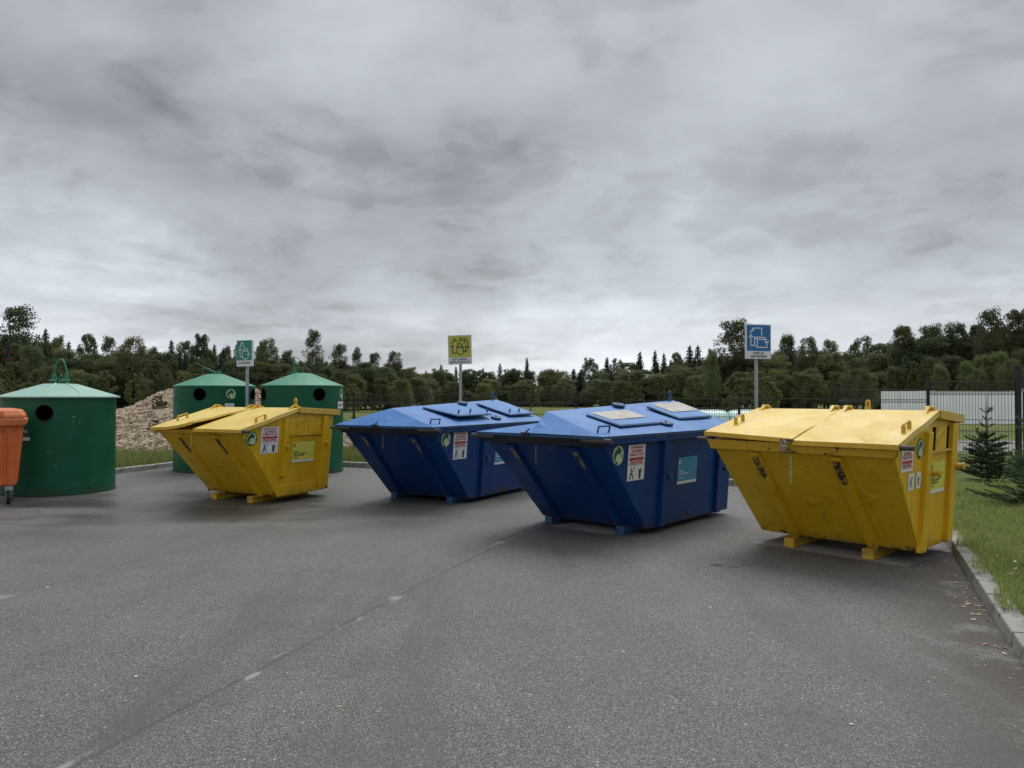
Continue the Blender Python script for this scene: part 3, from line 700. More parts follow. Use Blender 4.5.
# ------------------------------------------------------------------ blue skips
def blue_skip(loc, rz, split, hatches, creams, locks, ear_y):
    Wd, zb, zt, a, Lb, tp, zs = 1.695, .064, 1.065, .959, 2.10, .084, 1.25
    root = empty('skip_container', loc, rz)
    hx = lambda z: Wd / 2 - tp * min(1, max(0, (zs - z) / (zs - zb)))
    prof = [(0, zb), (-a, zt), (-a, 1.16), (Lb, 1.16), (Lb, zb)]; n = len(prof)
    mb = MB(); mb.add([(-hx(z), y, z) for y, z in prof] + [(hx(z), y, z) for y, z in prof],
                      [tuple(range(n)), tuple(range(n, 2 * n))[::-1]] + [(i, (i + 1) % n, n + (i + 1) % n, n + i)[::-1] for i in range(n)])
    me = mb.mesh('hull'); bm = bmesh.new(); bm.from_mesh(me); bmesh.ops.recalc_face_normals(bm, faces=bm.faces); bm.to_mesh(me); bm.free()
    me.materials.append(M['blue']); o = bpy.data.objects.new('hull', me); C.objects.link(o); o.parent = root
    bv = o.modifiers.new('bevel', 'BEVEL'); bv.width = .008; bv.segments = 2
    mb = MB(); mb.hexa([(-Wd / 2 + .01, -a - .065, zt - .005), (Wd / 2 - .01, -a - .065, zt - .005), (Wd / 2 - .01, -a + .02, zt - .005), (-Wd / 2 + .01, -a + .02, zt - .005),
                        (-Wd / 2 - .03, -a - .12, 1.155), (Wd / 2 + .03, -a - .12, 1.155), (Wd / 2 + .03, -a + .02, 1.155), (-Wd / 2 - .03, -a + .02, 1.155)])
    mb.build('rim', M['blue_worn'], root, .010)
    for sx in (-1, 1):
        b = MB(); b.tube([(sx * (Wd / 2 - .22), -a - .105, 1.135), (sx * (Wd / 2 + .15), -a - .105, 1.135)], .027, 12); b.build('tipping_pin', M['rusty'], root, smooth=True)
        mb = MB(); x0, x1 = sorted((sx * (Wd / 2 - .01), sx * (Wd / 2 + .045)))
        mb.box(x0, x1, -a + .022, Lb + .03, 1.085, 1.165); mb.build('eave_channel', M['blue'], root, .006)
    sl = Vector((0, -a, zt - zb)); L = sl.length; sl.normalize(); nn = Vector((0, -sl.z, sl.y)); nn = -nn if nn.y > 0 else nn
    for (xt, xb) in ((-.47, -.53), (.44, .43)):
        def P(s, h, off): return Vector((xb + (xt - xb) * s / L + off, 0, zb)) + sl * s + nn * h
        w = .065
        mb = MB(); mb.hexa([P(0, -.01, -w), P(0, -.01, w), P(L - .01, -.01, w), P(L - .01, -.01, -w), P(0, .05, -w * .8), P(0, .05, w * .8), P(L - .0, .05, w * .8), P(L - .0, .05, -w * .8)])
        rib = mb.build('front_rib', M['blue'], root, .006)
        mb = MB(); s0, s1 = L - .34, L - .05
        mb.add([P(s0, .052, w * .3), P(s0 + .10, .052, w * .72), P(s1, .052, w * .72), P(s1, .052, -w * .5), P(s0 + .08, .052, -w * .1)], [(0, 1, 2, 3, 4)])
        mb.build('scrape', M['blue_chip'], rib)
    chain(root, -.01, -a - .10, 1.03, .85, M['dull_chain'])
    for x in (-.585, .485):
        mb = MB(); mb.box(x - .055, x + .055, -.12, Lb - .1, 0, .09); mb.build('skid', M['blue_skid'], root, .006)
    for sx in (1, -1):
        def S(y, z, h): return (sx * (hx(z) + h), y, z)
        for (y0, y1, z0, z1) in ((.235, .345, .068, 1.084), (1.66, 1.775, .068, 1.084)):
            q = [S(y0, z0, -.01), S(y0, z0, .05), S(y1, z0, .05), S(y1, z0, -.01), S(y0, z1, -.01), S(y0, z1, .05), S(y1, z1, .05), S(y1, z1, -.01)]
            m_ = MB(); m_.hexa(q); m_.build('flank_post', M['blue'], root, .006)
        for (y, z) in ((.375, .65), (1.86, .63)):
            b = MB(); x0 = sx * hx(z); b.tube([(x0, y, z), (x0 + sx * .06, y, z), (x0 + sx * .06, y, z), (x0 + sx * .075, y, z)], [.026, .026, .042, .042], 12); b.build('trunnion', M['blue_trim'], root, .003)
    # hipped lid
    xe, ze, xr = Wd / 2 + .055, 1.18, -.12
    y0l, y1l = -a - .135, 2.22
    FL, FR, BL, BR = (-xe, y0l, ze), (xe, y0l, ze), (-xe, y1l, ze), (xe, y1l, ze)
    A, Rb = (xr, -.73, 1.425), (xr, y1l, 1.54)
    def zright(x, y):
        zt_ = 1.425 + (1.54 - 1.425) * (y + .73) / (y1l + .73); k = (x - xr) / (xe - xr); return zt_ + (ze - zt_) * k
    def wavy(name, corners, nu, nv, mat, amp, skirt=True):
        """sheet panel between four corners, slightly buckled, with a folded edge"""
        c = [Vector(q) for q in corners]; nrm = (c[1] - c[0]).cross(c[3] - c[0]).normalized(); mb = MB(); vs = []
        for lay in (0, -.012):
            for j in range(nv + 1):
                for i in range(nu + 1):
                    u, v = i / nu, j / nv
                    q = c[0] * (1 - u) * (1 - v) + c[1] * u * (1 - v) + c[2] * u * v + c[3] * (1 - u) * v
                    q = q + nrm * (lay + amp * math.sin(PI * u) * math.sin(PI * v) * math.sin(7 * u + 5 * v + loc[0] * 3))
                    vs.append(q)
        K = (nu + 1) * (nv + 1); fs = []
        for j in range(nv):
            for i in range(nu):
                q = (j * (nu + 1) + i, j * (nu + 1) + i + 1, (j + 1) * (nu + 1) + i + 1, (j + 1) * (nu + 1) + i)
                fs.append(q); fs.append(tuple(K + k for k in q)[::-1])
        mb.add(vs, fs)
        bd = [i for i in range(nu + 1)] + [j * (nu + 1) + nu for j in range(1, nv + 1)] + [nv * (nu + 1) + i for i in range(nu - 1, -1, -1)] + [j * (nu + 1) for j in range(nv - 1, 0, -1)]
        for a_, b_ in zip(bd, bd[1:] + bd[:1]): mb.f.append((b_, a_, K + a_, K + b_))
        return mb.build(name, mat, root, smooth=True)
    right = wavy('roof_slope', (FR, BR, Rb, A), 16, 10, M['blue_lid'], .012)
    if split:       # left half of the lid has dropped on its hinge
        Mp = (-.06, y0l, ze + .004); Pf = (xr, -.76, 1.30); Pb = (xr, y1l, 1.41)
        mb = MB(); mb.add([FL, Mp, Pf, (-.32, -.82, 1.272), Pb, BL], [(0, 1, 2, 3), (0, 3, 2, 4, 5)])
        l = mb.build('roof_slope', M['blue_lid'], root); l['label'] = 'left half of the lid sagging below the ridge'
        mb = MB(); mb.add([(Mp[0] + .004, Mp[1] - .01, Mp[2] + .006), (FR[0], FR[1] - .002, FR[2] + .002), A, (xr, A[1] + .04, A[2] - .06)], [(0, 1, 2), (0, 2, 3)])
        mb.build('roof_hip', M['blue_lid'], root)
        mb = MB(); mb.add([(xr - .003, -.74, 1.42), (xr - .003, y1l, 1.535), (xr - .003, y1l, 1.40), (xr - .003, -.77, 1.29)], [(0, 1, 2, 3)]); mb.build('ridge_gap', M['void'], root)
    else:
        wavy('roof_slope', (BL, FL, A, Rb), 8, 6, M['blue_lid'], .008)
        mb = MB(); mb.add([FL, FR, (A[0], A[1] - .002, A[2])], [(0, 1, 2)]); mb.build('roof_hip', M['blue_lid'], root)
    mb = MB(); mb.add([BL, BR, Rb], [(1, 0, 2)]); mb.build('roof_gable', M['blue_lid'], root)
    mb = MB(); mb.add([FL, FR, (FR[0], FR[1], FR[2] - .03), (FL[0], FL[1], FL[2] - .03)], [(3, 2, 1, 0)])
    mb.add([FR, BR, (BR[0], BR[1], BR[2] - .03), (FR[0], FR[1], FR[2] - .03)], [(3, 2, 1, 0)]); mb.build('lid_edge', M['blue_trim'], root)
    # latch in the middle of the front edge
    mb = MB(); mb.tube([(-.16, y0l - .015, 1.16), (-.12, y0l - .01, 1.20), (-.09, y0l + .02, 1.235)], .009, 6); mb.box(-.19, -.08, y0l - .02, y0l + .02, 1.165, 1.195); mb.build('latch', M['blue_worn'], root)
    def up(x, y, h):     # point on the right roof slope raised by h along its normal
        nz = Vector((ze - 1.47, 0, -(xe - xr))).normalized() * -1
        return Vector((x, y, zright(x, y))) + nz * h
    for (x0, x1, ya, yb, open_) in hatches:
        def q(x, y, h): return up(x, y, h + (open_ * (x - x0) / (x1 - x0)))
        mb = MB(); mb.hexa([q(x0, ya, .012), q(x1, ya, .012), q(x1, yb, .012), q(x0, yb, .012), q(x0, ya, .032), q(x1, ya, .032), q(x1, yb, .032), q(x0, yb, .032)])
        hd = mb.build('hatch_rim', M['blue_trim'], root, .006)
        mb = MB(); k = .018
        mb.hexa([q(x0 + k, ya + k, .028), q(x1 - k, ya + k, .028), q(x1 - k, yb - k, .028), q(x0 + k, yb - k, .028), q(x0 + k, ya + k, .038), q(x1 - k, ya + k, .038), q(x1 - k, yb - k, .038), q(x0 + k, yb - k, .038)])
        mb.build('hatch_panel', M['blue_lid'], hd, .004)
        for yy in (ya + .05, ya + .36, yb - .08) if not split else ():
            mb = MB(); mb.tube([q(x1 - .05, yy, .05), q(x1 - .05, yy, .12)], .012, 6); mb.build('hatch_peg', M['blue_trim'], hd)
    for (x0, x1, ya, yb) in creams:
        q = lambda x, y, h: up(x, y, h)
        mb = MB(); mb.hexa([q(x0, ya, .0385), q(x1, ya + .02, .0385), q(x1 - .01, yb, .0385), q(x0, yb, .0385), q(x0, ya, .0445), q(x1, ya + .02, .0445), q(x1 - .01, yb, .0445), q(x0, yb, .0445)])
        mb.build('cream_panel', M['cream'], root, .002)
    for (x, y) in locks:
        mb = MB(); n_ = 16; nz = (up(x, y, 1) - up(x, y, 0)).normalized(); ux = Vector((0, 1, 0)); vx = nz.cross(ux)
        pts0 = [up(x, y, .01) + ux * .11 * math.cos(2 * PI * i / n_) + vx * .075 * math.sin(2 * PI * i / n_) for i in range(n_)]
        mb.prism(pts0, nz * .032); cap = mb.build('lock_cap', M['blue_trim'], root, .010)
        mb = MB(); mb.box(x - .012, x + .012, y - .012, y + .012, zright(x, y) + .03, zright(x, y) + .062); mb.build('glint_rod', M['zinc'], cap)  # small zinc rod added as the white glint on the cap
    # small front handle at the right corner
    mb = MB(); mb.tube([up(.76, y0l + .12, 0), up(.76, y0l + .12, .07), up(.76, y0l + .33, .07), up(.76, y0l + .33, 0)], .011, 8); mb.build('lid_handle', M['blue_trim'], root)
    mb = MB(); x, y, z = xr, ear_y, 1.425 + .115 * (ear_y + .73) / (y1l + .73)
    for k in range(12):
        a0, a1 = 2 * PI * k / 12, 2 * PI * (k + 1) / 12
        O = lambda r, a_, dx: (x + dx, y + r * .8 * math.cos(a_), z + .09 + r * math.sin(a_))
        mb.add([O(.022, a0, -.01), O(.05, a0, -.01), O(.05, a1, -.01), O(.022, a1, -.01), O(.022, a0, .01), O(.05, a0, .01), O(.05, a1, .01), O(.022, a1, .01)],
               [(0, 1, 2, 3), (7, 6, 5, 4), (1, 5, 6, 2), (0, 3, 7, 4)])
    mb.box(x - .01, x + .01, y - .04, y + .04, z - .01, z + .055); mb.build('lifting_eye', M['blue_trim'], root)
    def placer(cy, cz): return lambda u, v, h: (hx(cz + v) + .003 + h, cy + u, cz + v)
    return root, placer
b1, pl = blue_skip((-1.295, 11.459, 0), -.53, False, ((.04, .70, -.22, .70, .05), (.04, .70, 1.28, 2.12, .02)), (), ((-.03, .98), (.72, .82)), 2.1)
tag(b1, 'dark blue skip with an unbroken hipped lid, half hidden by the nearer blue skip', 'skip', 'sloping-front skips in a row')
emblem(b1, pl(-.70, .994), .108, False); warning_sticker(b1, pl(-.33, .888), .355, .40)
content_sticker(b1, pl(.89, .69), .49, .33, M['cyan_sticker'], M['white_sticker'], ('PAPP-', 'KARTONG'), 'light blue content sticker with white lettering')
b2, pl = blue_skip((.974, 9.045, 0), -.722, True, ((.19, .67, -.40, .58, 0), (.07, .57, 1.14, 2.04, 0)), ((.17, .47, -.30, .50), (.04, .37, 1.30, 2.06)), ((-.06, .68), (.68, .60)), 2.12)
tag(b2, 'dark blue skip with cream patches on both roof hatches, beside the padlocked yellow skip', 'skip', 'sloping-front skips in a row')
emblem(b2, pl(-.685, .963), .106, False); warning_sticker(b2, pl(-.31, .862), .352, .40)
content_sticker(b2, pl(.888, .69), .49, .326, M['cyan_sticker'], M['white_sticker'], ('PAPP-', 'KARTONG'), 'light blue content sticker with white lettering')
mb = MB(); mb.box(.36, .50, -.80, -.66, 0, .004, Matrix.Translation((0, 0, 1.345)) @ Matrix.Rotation(.285, 4, 'Y') @ Matrix.Translation((.06, 0, .11)))
# ------------------------------------------------------------------ green bottle bells
def bell(loc, r, h, htop, rtop, over, holes, roofmat, bodymat):
    root = empty('bottle_bank', loc)
    mb = MB(); mb.lathe([(r, 0.004), (r + .012, .006), (r + .012, .05), (r, .052), (r, h - .001)], 72)
    me = mb.mesh('drum'); me.materials.append(bodymat); me.materials.append(M['void'])
    me.polygons.foreach_set('use_smooth', [True] * len(me.polygons)); me.set_sharp_from_angle(angle=R(40))
    body = bpy.data.objects.new('drum', me); C.objects.link(body)
    cut = MB()
    P = lambda a, z, rr: Vector((rr * math.sin(R(a)), -rr * math.cos(R(a)), z))
    for a, z, hr_ in holes: cut.tube([P(a, z, r - .35), P(a, z, r + .1)], hr_, 28)
    cm = cut.mesh('cutter'); cm.materials.append(bodymat); cm.materials.append(M['void']); cm.polygons.foreach_set('material_index', [1] * len(cm.polygons))
    bm = bmesh.new(); bm.from_mesh(cm); bmesh.ops.recalc_face_normals(bm, faces=bm.faces); bm.to_mesh(cm); bm.free()
    co = bpy.data.objects.new('cutter', cm); C.objects.link(co)
    md = body.modifiers.new('b', 'BOOLEAN'); md.object = co; md.operation = 'DIFFERENCE'; md.solver = 'EXACT'
    bpy.context.view_layer.update()
    nm = bpy.data.meshes.new_from_object(body.evaluated_get(bpy.context.evaluated_depsgraph_get()))
    body.modifiers.clear(); body.data = nm; bpy.data.objects.remove(co); body.parent = root
    for a, z, hr_ in holes:
        mb = MB(); n_ = 28; pts = []
        for k in range(n_ + 1):
            th = 2 * PI * k / n_; aa = a + math.degrees(hr_ * math.cos(th) / r)
            pts.append(P(aa, z + hr_ * math.sin(th), r + .002))
        mb.tube(pts, .009, 6, False); mb.build('hole_collar', M['black'], root, smooth=True)
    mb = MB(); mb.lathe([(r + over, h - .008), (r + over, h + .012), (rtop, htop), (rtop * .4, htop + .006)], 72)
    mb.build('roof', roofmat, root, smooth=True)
    return root, P
def curved(root, P, r, a0, z0):
    return lambda u, v, h: tuple(P(a0 + math.degrees(u / r), z0 + v, r + .003 + h))
g1, P = bell((-7.69, 12.60, 0), .84, 1.585, 1.81, .25, .065, ((16.4, 1.332, .128), (136, 1.332, .128), (256, 1.332, .128)), M['green_roof_pale'], M['green']); g1P = P
tag(g1, 'wide green bottle bank with a pale roof and looped handle, behind the orange bin', 'bottle bank', 'round green bottle banks')
# loop handle on two bolted lugs, with stiffener folds on the roof
for sx in (-1, 1):
    mb = MB(); mb.box(sx * .10 - .05, sx * .10 + .05, -.03, .03, 1.80, 1.90); mb.tube([(sx * .10 - .06, -.04, 1.86), (sx * .10 + .06, -.04, 1.86)], .03, 10); mb.tube([(sx * .10, 0, 1.88), (sx * .11, 0, 1.98)], .035, 8)
    mb.build('handle_lug', M['green_light'], g1, .008)
mb = MB(); mb.tube([(.105 * math.cos(PI - PI * k / 14) * (1.12 - .12 * math.sin(PI * k / 14)), 0, 1.90 + .33 * math.sin(PI * k / 14)) for k in range(15)], .017, 10); mb.build('handle_loop', M['green_light'], g1, smooth=True)
mb = MB(); mb.tube([(.035 * math.cos(PI - PI * k / 8), .01, 1.81 + .16 * math.sin(PI * k / 8)) for k in range(9)], .012, 8); mb.build('release_loop', M['green_light'], g1, smooth=True)
for da in (-16, 22):
    aa = R(31 + da); mb = MB(); d0 = Vector((math.sin(aa), -math.cos(aa), 0)); s0 = Vector((d0.y, -d0.x, 0)) * .02
    a_, b_ = d0 * .25 + Vector((0, 0, 1.812)), d0 * .86 + Vector((0, 0, 1.612))
    mb.add([a_ - s0, a_ + s0, a_ + Vector((0, 0, .018)), b_], [(0, 2, 3), (2, 1, 3)]); mb.build('roof_fold', M['green_roof_pale'], g1)
pc = curved(g1, P, .84, -7, 1.0)
mb = MB(); poly(mb, [(-.14 + .28 * k / 6, .12) for k in range(7)] + [(.14 - .28 * k / 6, -.08) for k in range(7)], pc, .002); pt = mb.build('plate', M['dot_dark'], g1)
mb = MB(); poly(mb, [(-.14 + .28 * k / 6, -.05) for k in range(7)] + [(.14 - .28 * k / 6, -.105) for k in range(7)], pc, .004); mb.build('plate_footer', M['white_sticker'], pt)
put_text(pt, 'KLAAS', pc, 0, .04, .06, M['sign_line'], .2, .004)

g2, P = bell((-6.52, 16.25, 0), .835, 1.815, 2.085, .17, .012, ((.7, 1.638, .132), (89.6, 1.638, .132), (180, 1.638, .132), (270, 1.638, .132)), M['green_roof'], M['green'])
tag(g2, 'green bottle bank left of the green sign, its thin handle folded down sideways', 'bottle bank', 'round green bottle banks')
mb = MB(); mb.box(-.02, .10, -.06, .06, 2.07, 2.15); mb.build('handle_lug', M['green_light'], g2, .008)
mb = MB(); mb.tube([(.06, -.12, 2.10), (-.40, -.05, 2.33), (-.40, .05, 2.30), (.0, .12, 2.12), (.06, .12, 2.20)], .009, 6); mb.build('handle_loop', M['green_light'], g2)
emblem(g2, curved(g2, P, .835, 44, 1.645), .105, False)
mb = MB(); pc = curved(g2, P, .835, 42, 1.40); poly(mb, [(-.1 + .05 * k, .05) for k in range(5)] + [(.1 - .05 * k, -.06) for k in range(5)], pc, .001); mb.build('white_label', M['white_sticker'], g2)
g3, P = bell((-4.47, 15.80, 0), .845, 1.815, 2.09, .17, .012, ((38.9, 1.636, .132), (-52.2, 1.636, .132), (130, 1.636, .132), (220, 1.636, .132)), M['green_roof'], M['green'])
tag(g3, 'green bottle bank to the right of the green sign, its thin handle standing upright', 'bottle bank', 'round green bottle banks')
mb = MB(); mb.box(-.24, -.12, -.05, .05, 2.06, 2.13); mb.build('handle_lug', M['green_light'], g3, .008)
mb = MB(); mb.tube([(-.18, 0, 2.1), (-.19, 0, 2.44)], [.03, .018], 8); mb.build('handle_arm', M['green_light'], g3)
mb = MB(); mb.tube([(-.19, -.01, 2.43), (-.14, -.01, 2.44), (.17, -.02, 2.13), (.17, .05, 2.10)], .008, 6); mb.tube([(.02, -.05, 2.09), (.02, -.05, 2.21)], .012, 6); mb.build('handle_loop', M['green_light'], g3)
emblem(g3, curved(g3, P, .845, 85, 1.645), .105, False)
pc = curved(g3, P, .845, 84, 1.415); mb = MB(); poly(mb, [(-.16 + .053 * k, .075) for k in range(7)] + [(.16 - .053 * k, -.075) for k in range(7)], pc, .001); lb = mb.build('warning_sticker', M['white_sticker'], g3)
put_text(lb, 'KEELATUD', pc, 0, 0, .07, M['red_print'], .26, .004)
M['chip'] = plain('bare_primer', (.32, .46, .38), .7)
for root_, Pq, rq, spots in ((g1, g1P, .84, ((21, .71, .035), (25, .72, .016), (27, .49, .04), (45, 1.25, .05), (47, 1.19, .05), (48, .17, .05), (50, .14, .03), (66, .21, .05), (108, .9, .03), (100, 1.1, .02), (36, .12, .03))),
                             (g2, P, .835, ()), (g3, P, .845, ((70, .12, .07), (84, .10, .06), (95, .13, .05)))):
    for a0, z0, sz in spots:
        if root_ is g2: continue
        pc = curved(root_, Pq, rq, a0, z0); k = 0
        for rep_ in range(4):
            mb = MB(); ox, oz = random.gauss(0, sz * .5), random.gauss(0, sz * .3); n_ = 7
            poly(mb, [(ox + sz * .22 * random.uniform(.3, 1) * math.cos(2 * PI * q / n_), oz + sz * .13 * random.uniform(.3, 1) * math.sin(2 * PI * q / n_)) for q in range(n_)], pc, .0006)
            mb.build('paint_chip', M['chip'], root_)

# ------------------------------------------------------------------ orange wheeled bin
ob = empty('wheeled_bin', (-7.99, 10.98, 0), R(31))
Wb, Db = 1.30, .80
mb = MB(); mb.hexa([(-.55, -.30, .27), (.55, -.30, .27), (.55, .34, .27), (-.55, .34, .27), (-.62, -.38, 1.19), (.62, -.38, 1.19), (.62, .40, 1.19), (-.62, .40, 1.19)]); mb.build('body', M['orange'], ob, .035, seg=3)
mb = MB()
for x in (-.42, -.05, .42): mb.hexa([(x - .012, -.325, .30), (x + .012, -.325, .30), (x + .012, -.29, .30), (x - .012, -.29, .30), (x - .012, -.397, 1.10), (x + .012, -.397, 1.10), (x + .012, -.36, 1.10), (x - .012, -.36, 1.10)])
mb.build('body_rib', M['orange'], ob, .005)
mb = MB(); mb.hexa([(-.66, -.43, 1.165), (.66, -.43, 1.165), (.66, .44, 1.165), (-.66, .44, 1.165), (-.68, -.45, 1.27), (.68, -.45, 1.27), (.68, .46, 1.27), (-.68, .46, 1.27)])
mb.build('rim', M['orange_lid'], ob, .02, seg=3)
mb = MB()
for x in (-.45, -.15, .15, .38, .52): mb.prism([(x, -.44, 1.17), (x, -.37, 1.17), (x, -.37, 1.06)], (.02, 0, 0))
mb.build('rim_gusset', M['orange'], ob)
mb = MB(); ring = []
for (kx, ky, z) in ((.655, .43, 1.27), (.65, .425, 1.32), (.60, .37, 1.395), (.45, .25, 1.42)):
    ring.append([(-kx, -ky, z), (kx, -ky, z), (kx, ky, z), (-kx, ky, z)])
for i, rr in enumerate(ring): mb.v += rr
mb.f.append((3, 2, 1, 0))
for i in range(3):
    for j in range(4): mb.f.append((4 * i + j, 4 * i + (j + 1) % 4, 4 * i + 4 + (j + 1) % 4, 4 * i + 4 + j))
mb.f.append((12, 13, 14, 15)); mb.build('lid', M['orange_lid'], ob, .02, seg=3)
mb = MB(); mb.box(.36, .40, -.44, -.35, 1.30, 1.385); mb.box(-.40, -.36, -.44, -.35, 1.30, 1.385); mb.build('lid_grip', M['orange_lid'], ob, .01)
for sx in (-1, 1):
    for sy in (-.24, .26):
        mb = MB(); x, y = sx * .46, sy
        mb.box(x - .05, x + .05, y - .03, y + .03, .20, .275); cs = mb.build('caster', M['zinc'], ob, .008)
        mb = MB(); mb.box(x - .035, x - .028, y - .045, y + .05, .08, .22); mb.box(x + .028, x + .035, y - .045, y + .05, .08, .22); mb.build('fork', M['zinc'], cs)
        mb = MB(); mb.tube([(x - .024, y, .1), (x + .024, y, .1)], .098, 20); mb.build('wheel', M['black'], cs, .012)
tag(ob, 'orange wheeled bin with a ribbed lid, in front of the widest green bell', 'wheeled bin')

# ------------------------------------------------------------------ sign posts
KN = Vector((-.423, -.906))            # the back kerb faces this way
def sign(px, py, z0, z1, w, mat, ink, draw, lines, label, roll=0., rz=None):
    root = empty('sign_post', (px, py, 0), math.atan2(.423, -.906) - PI if rz is None else rz)
    mb = MB(); mb.tube([(0, 0, 0), (0, 0, z1 - .04)], .032, 16, True); mb.build('pole', M['zinc'], root, smooth=True)
    mb = MB(); mb.tube([(0, 0, z1 - .042), (0, 0, z1 - .02)], .036, 16); mb.build('pole_cap', M['post'], root)
    Rm = Matrix.Translation((0, 0, (z0 + z1) / 2)) @ Matrix.Rotation(roll, 4, 'Y')
    hh = (z1 - z0) / 2
    mb = MB(); mb.box(-w / 2, w / 2, -.085, -.04, -hh, hh, Rm); pn = mb.build('panel', M['sign_white'], root, .012, seg=3)
    for zz_ in (-hh * .5, hh * .5):
        mb = MB(); mb.box(-.05, .05, -.042, .036, zz_ - .02, zz_ + .02, Rm); mb.build('clamp', M['zinc'], root, .003)
    place = lambda u, v, h: tuple(Rm @ Vector((u, -.0865 - h, v)))
    k = .93; sp = -hh + 2 * hh * .23
    mb = MB(); poly(mb, [(-w / 2 * k, sp), (w / 2 * k, sp), (w / 2 * k, hh * k), (-w / 2 * k, hh * k)], place, 0.); mb.build('face', mat, pn)
    mb = MB(); Q = lambda pts: [(-w / 2 + a * w, hh - b_ * 2 * hh) for a, b_ in pts]
    for i, s in enumerate(draw): stroke(mb, Q(s), w * .034, place, .0012 + .0011 * (i % 5))
    mb.build('pictogram', ink, pn)
    n = len(lines)
    for i, (tx, ww) in enumerate(lines):
        put_text(pn, tx, place, 0, -hh + 2 * hh * (.135 if n == 1 else (.165 - .09 * i)), 2 * hh * .092, M['dark_print'], w * ww, .0012)
    tag(root, label, 'sign', 'recycling signs on poles'); return root
def norm(pts, x0, y0, w, h): return [((a - x0) / w, (b_ - y0) / h) for a, b_ in pts]
N1 = lambda p: norm(p, 262, 240, 440, 678)
jar = [(520 + 62 * math.cos(k * PI / 8), 500 + 32 * math.sin(k * PI / 8)) for k in range(17)]
draw1 = [N1(q) for q in ([(360, 430), (390, 400), (400, 325), (440, 310), (455, 400), (485, 435)], [(370, 475), (370, 660), (430, 680)], [(335, 505), (370, 465), (410, 505)],
        jar, [(458, 500), (440, 690), (470, 720), (520, 737), (570, 720), (605, 680)], [(582, 510), (600, 610)], [(560, 595), (600, 645), (635, 600)])]
N3 = lambda p: norm(p, 140, 145, 430, 525)
draw3 = [N3(q) for q in ([(220, 295), (220, 265), (265, 208), (405, 208), (405, 312)], [(225, 252), (265, 245), (265, 210)], [(222, 325), (222, 465), (272, 468)], [(190, 345), (222, 316), (255, 345)],
        [(330, 375), (330, 495), (490, 495), (490, 450)], [(330, 375), (485, 375), (435, 345), (285, 345), (330, 375)], [(285, 345), (285, 460), (330, 495)], [(450, 402), (485, 432), (520, 402)], [(485, 375), (485, 430)])]
N2 = lambda p: norm(p, 200, 150, 345, 445)
draw2 = [N2(q) for q in ([(260, 275), (300, 207), (335, 255)], [(280, 242), (320, 242)], [(370, 240), (375, 205), (465, 205), (465, 240), (370, 240)], [(465, 240), (490, 252), (490, 348)], [(468, 335), (490, 355), (515, 328)],
        [(455, 255), (435, 290)], [(330, 335), (335, 420), (375, 455), (420, 435), (425, 340)], [(330, 325), (415, 325), (415, 347), (330, 347), (330, 325)], [(345, 318), (345, 288), (370, 278), (410, 300), (410, 318)], [(265, 312), (270, 425), (330, 425)], [(240, 332), (265, 305), (290, 332)],
        [(455, 312), (455, 408)], [(432, 400), (455, 415), (490, 388)])]
sign(-5.385, 15.05, 2.20, 2.745, .43, M['sign_green'], M['sign_line'], draw1, (('KLAASPAKEND', .72),), 'green sign with a white bottle and jar drawing, between two green bells')
sign(-1.11, 15.95, 2.285, 2.92, .52, M['sign_yellow'], M['dark_print'], draw2, (('PLAST- JA METALL-', .68), ('PAKEND, JOOGIKARTONG', .86)), 'lime yellow sign with a black packaging drawing, behind the farther blue skip', R(-1.5), R(-8))
sign(4.43, 13.42, 2.27, 2.905, .515, M['sign_blue'], M['sign_white'], draw3, (('PAPP- JA', .42), ('KARTONGPAKEND', .64)), 'blue sign with a white paper and box drawing, behind the padlocked yellow skip', 0, R(14))

# ------------------------------------------------------------------ ground, asphalt, kerbs
KA, KB, KC, KD = Vector((-16.9, -15)), Vector((-7.25, 18.35)), Vector((6.52, 12.05)), Vector((-5.80, -15))
def offs(p, q, r_, dd):      # corner q moved outward by dd between edges p-q and q-r
    n1 = Vector(((q - p).y, -(q - p).x)).normalized() * -dd; n2 = Vector(((r_ - q).y, -(r_ - q).x)).normalized() * -dd
    k = (n1 + n2); return q + k * (dd * dd / max(n1.dot(k), 1e-6))
ring0 = [KA, KB, KC, KD]
G0 = [offs(ring0[i - 1], ring0[i], ring0[(i + 1) % 4], .07) for i in range(4)]
mb = MB(); mb.add([(p.x, p.y, 0.0) for p in [offs(ring0[i - 1], ring0[i], ring0[(i + 1) % 4], .10) for i in range(4)]], [(3, 2, 1, 0)])
o = mb.build('asphalt', M['asphalt']); tag(o, kind='structure')
mb = MB(); S_ = 2500
mb.add([(p.x, p.y, .075) for p in G0] + [(-S_, -S_, .075), (-S_, S_, .075), (S_, S_, .075), (S_, -S_, .075)], [(0, 4, 5, 1), (1, 5, 6, 2), (2, 6, 7, 3), (3, 7, 4, 0)])
mb.f = [f[::-1] for f in mb.f]
o = mb.build('ground', M['ground']); tag(o, kind='structure')
mb = MB(); mb.add([(-70, 34, .083), (90, 34, .083), (120, 170, .083), (-110, 170, .083)], [(0, 1, 2, 3)])
o = mb.build('field', M['field']); tag(o, kind='structure')
mb = MB(); mb.add([(9.5, 20.5, .087), (45, 18.5, .087), (45, 24, .087), (10, 25.5, .087)], [(0, 1, 2, 3)])
o = mb.build('path', M['path']); tag(o, kind='structure')

